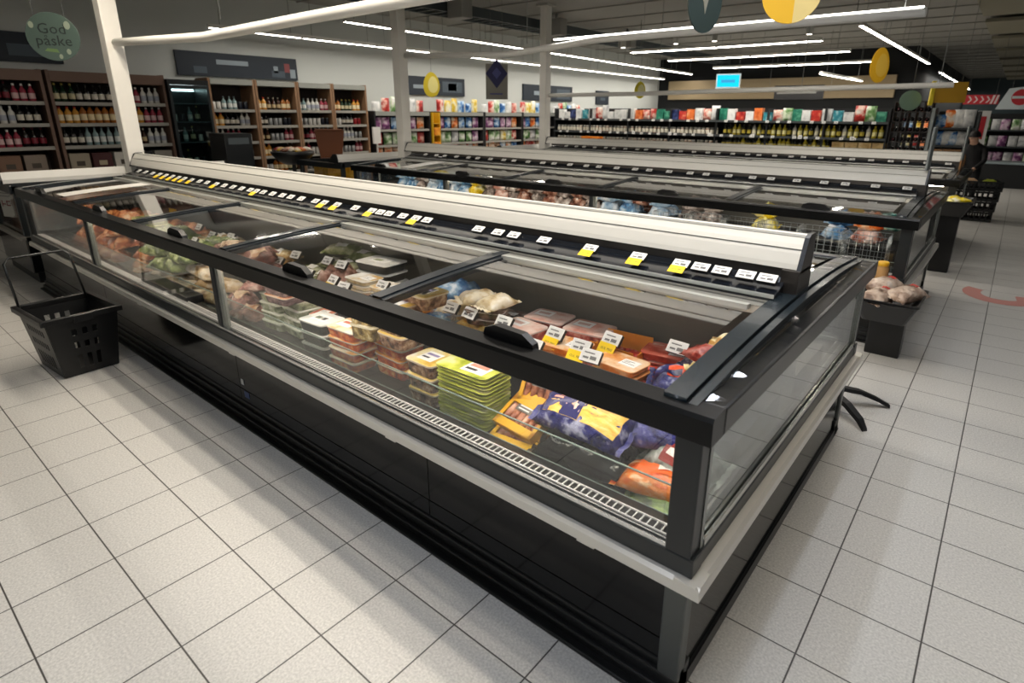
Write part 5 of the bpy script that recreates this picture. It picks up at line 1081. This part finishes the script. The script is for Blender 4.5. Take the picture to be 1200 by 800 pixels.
for i in range(14): KOC.put(f'orange carton piled before the back shelf, {("left", "right")[i // 7]} pile, {nth(7 - i % 7)} from the top', (-8.35 + .26 * (i // 7), 12.55, .14 * (i % 7) + .12), 0, 'orange cartons before the back shelf')
m = MB(); m.box(-8.5, -7.95, 12.42, 12.68, 0, .12); tag(m.build('pallet_base', P('5a4028', .6)), 'low wooden base under the orange cartons', 'base')

# ------------------------------------------------------------------ far shelves on the right and their signs
def far_shelf(x0, x1, y, label, pool, seed):
    t = empty('far_shelf', ((x0 + x1) / 2, y, 0)); h = (x1 - x0) / 2
    m = MB(); m.box(-h, h, .3, .33, 0, 1.7); m.build('back_panel', P('14181a', .6), t)
    for z in (.5, .9, 1.3): m = MB(); m.box(-h, h, -.1, .3, z - .03, z); m.build('shelf', P('3c4447', .5), t)
    for s in (-1, 1): m = MB(); a, b = sorted((s * h, s * (h - .03))); m.box(a, b, -.1, .33, 0, 1.7); m.build('side_panel', P('20262a', .5), t)
    tag(t, label, 'shelf')
    for zi, z in enumerate((.5, .9, 1.3)): goods(pool, 7, (x0 + .05, y + .05, z), (x1 - .05, y + .05, z), '%s on the ' + ('low', 'middle', 'high')[zi] + f' board of the {label.split(",")[0]}, %s from left', f'goods on {label}', 0, .02, seed + zi, .3)
far_shelf(-.9, .6, 19.5, 'first far shelf, at the end of the aisle', [BGL[2], BGL[3], BGL[4], BXS[3]], 20)
far_shelf(.75, 2.4, 21.0, 'second far shelf, right of the aisle end', [BGL[3], BGL[2], BGL[5], BXS[0]], 30)
far_shelf(-2.4, -1.0, 18.0, 'third far shelf, left of the aisle end', [BGL[5], BGL[1], BGL[0], BXS[4]], 40)
t = empty('counter', (.15, 18.3, 0)); m = MB(); m.box(-.75, .75, -.3, .3, 0, .55, .01); m.build('body', P('0f1214', .4), t); m = MB(); m.box(-.78, .78, -.33, .33, .55, .6); m.build('top', P('8a979b', .4), t); tag(t, 'low dark counter at the far end of the aisle', 'counter')
# hanging signs
def hang(name, label, loc, rz, plate, mats, wire, cat='sign'):
    t = empty(name, loc, rz); m = MB(); plate(m); m.build('board', mats, t)
    [MB().tube([(x, y, 0), (x, y, CEIL - loc[2])], .003, 5).build('hanging_wire', P('6f7372', .5), t) for x, y in wire]; return tag(t, label, cat)
def goodeaster(m):
    m.M = Matrix.Scale(.53, 4); m.disc(.33, .33, .02)
    m.mat(1).text('God', .2, Matrix.Translation((0, -.0115, .1)) @ UPY); m.text('påske', .2, Matrix.Translation((0, -.0115, -.06)) @ UPY); m.mat(2)
    for x, z, r in ((-.24, .15, .04), (.2, .16, .05), (.16, -.2, .035), (.05, -.27, .03)): m.prism([(x + r * .8 * math.cos(R(a)), z + r * 1.15 * math.sin(R(a))) for a in range(0, 360, 30)], 'y', -.0125, .0)
    m.mat(3).prism([(-.14, -.2), (.04, -.22), (.02, -.17), (-.1, -.16)], 'y', -.0125, 0)
hang('easter_sign', 'round grey-green hanging sign with God påske lettering', (-6.02, 1.5, 2.145), R(58), goodeaster, [P('4a5c55', .6), P('1c2624', .6), P('8f9a88', .6), P('66804f', .6)], [(-.1, 0), (.1, 0)])
EGG = [(.1 * math.cos(a) * (1 - .12 * math.sin(a)), .145 * math.sin(a)) for a in [2 * math.pi * k / 28 for k in range(28)]]
def egg(sc, m, split=True):
    p = [(a * sc, b * sc) for a, b in EGG]; m.prism(p, 'y', -.005, .005); m.mat(1).prism([(a * .62 + .02 * sc, b * .66) for a, b in p], 'y', -.007, -.004)
hang('egg_sign', 'yellow egg-shaped sign hanging before the dark blue banner', (-8.93, 8.0, 2.12), R(38), lambda m: egg(1.55, m), [P('c9b31c', .6), P('e3d98a', .6)], [(0, 0)])
hang('egg_sign', 'yellow egg-shaped sign hanging right of the third column', (-5.55, 10.0, 2.03), R(38), lambda m: egg(1.0, m), [P('d9c81c', .6), P('ece8a8', .6)], [(0, 0)])
hang('egg_sign', 'mustard yellow egg sign hanging below the bright aisle lights', (-1.47, 8.4, 2.18), R(55), lambda m: egg(1.35, m), [P('c99b10', .6), P('cfa93c', .6)], [(0, 0)])
hang('round_sign', 'big round half yellow half beige sign at the top edge', (-.925, 3.0, 2.12), R(15), lambda m: (m.disc(.125, .125, .01), m.mat(1).prism([(.015, -.124)] + [(.125 * math.cos(R(a)), .125 * math.sin(R(a))) for a in range(-80, 81, 10)] + [(.015, .124)], 'y', -.007, -.004)), [P('d3a60f', .6), P('d0bd7c', .6)], [(0, 0)])
hang('oval_sign', 'dark green oval sign with a pale lattice at the top edge', (-1.335, 3.0, 2.13), R(62), lambda m: (m.disc(.1, .145, .01), m.mat(1).prism([(-.045, .12), (0, -.06), (.045, .12)], 'y', -.007, -.004)), [P('20302f', .5), P('75756a', .6)], [(0, 0)])
def bluediamond(m):
    m.box(-.19, .19, -.006, .006, -.36, .22); m.mat(1).prism([(0, .3), (.19, .06), (0, -.18), (-.19, .06)], 'y', -.012, -.006); m.mat(2).prism([(-.08, .07), (0, .16), (.08, .07), (0, -.03)], 'y', -.014, -.012); m.mat(2).box(-.12, .1, -.008, -.006, -.28, -.26)
hang('diamond_sign', 'grey hanging sign with a dark blue diamond', (-7.25, 8.0, 2.2), R(40), bluediamond, [P('8f8d84', .6), P('1c1f55', .5), P('4a4f8f', .5)], [(-.1, 0), (.1, 0)])
hang('round_sign', 'pale green round sign at the right end of the rear bar', (-1.55, 12.0, 1.86), R(20), lambda m: m.disc(.16, .16, .012), [P('6a8577', .6)], [(0, 0)])
hang('screen', 'bright blue screen hanging above the back shelf', (-5.1, 13.0, 2.3), R(15), lambda m: (m.box(-.25, .25, -.02, .02, -.15, .15), m.mat(1).box(-.225, .225, -.022, -.02, -.115, .125), m.mat(2).box(-.14, .14, -.024, -.022, -.03, .03)), [P('9fb0b5', .4), GLOW('19c3e6', 1.0), GLOW('3f9fd0', .8)], [(-.2, 0), (.2, 0)], 'screen')
hang('block_sign', 'mustard yellow block sign over the short carton shelf', (-1.04, 12.0, 1.97), R(10), lambda m: (m.box(-.23, .23, -.1, .1, -.15, .16), m.mat(1).box(-.25, -.2, -.12, .12, -.19, .18)), [P('b98d0a', .6), P('d8c31c', .6)], [(-.15, 0), (.15, 0)])
def chevrons(m):
    m.box(-.32, .32, -.01, .01, -.1, .1); m.mat(1)
    for k in range(4): x = -.24 + .11 * k; m.prism([(x, .07), (x + .03, .07), (x + .08, 0), (x + .03, -.07), (x, -.07), (x + .05, 0)], 'y', -.013, -.01)
    for x in (.2, .27): m.prism([(x - .03, -.09), (x + .01, -.09), (x + .05, .09), (x + .01, .09)], 'y', -.013, -.01)
hang('chevron_sign', 'red sign with white arrow chevrons over the far aisle', (-.85, 17.0, 1.98), 0, chevrons, [P('b5202c', .5), P('d8c9c8', .5)], [(-.25, 0), (.25, 0)])
hang('no_entry_sign', 'white board with a red no-entry disc over the far aisle', (-.16, 13.0, 1.92), R(-5), lambda m: (m.prism([(-.27, -.19), (.36, -.19), (.36, .2), (-.14, .14)], 'y', -.01, .01), m.mat(1).prism([(.04 + .125 * math.cos(R(a)), .0 + .125 * math.sin(R(a))) for a in range(0, 360, 15)], 'y', -.013, -.01), m.mat(0).box(-.075, .155, -.016, -.013, -.02, .02)), [P('d9e6ea', .5), P('c8202c', .5)], [(-.1, 0), (.3, 0)])
m = MB(); m.box(-.1, .1, -.02, .02, 0, .62); m.mat(1).box(-.05, .05, -.024, -.02, .1, .52); m.mat(2).box(-.015, .015, -.02, .02, -1.1, 0); tag(m.build('red_sign', [P('d3d3d0', .5), P('b01f2c', .5), DGREY], None, (-.62, 14.5, 1.1)), 'narrow upright white and red sign by the short shelf', 'sign')
hang('header_sign', 'black header sign with small pale lettering above the back shelf', (-4.33, 15.5, 2.13), 0, lambda m: (m.box(-.56, .56, -.02, .02, -.15, .17), m.mat(1).box(-.5, .4, -.023, -.02, -.02, .03)), [P('0b0c0e', .6), P('6a6a66', .6)], [(-.7, 0), (.7, 0)])
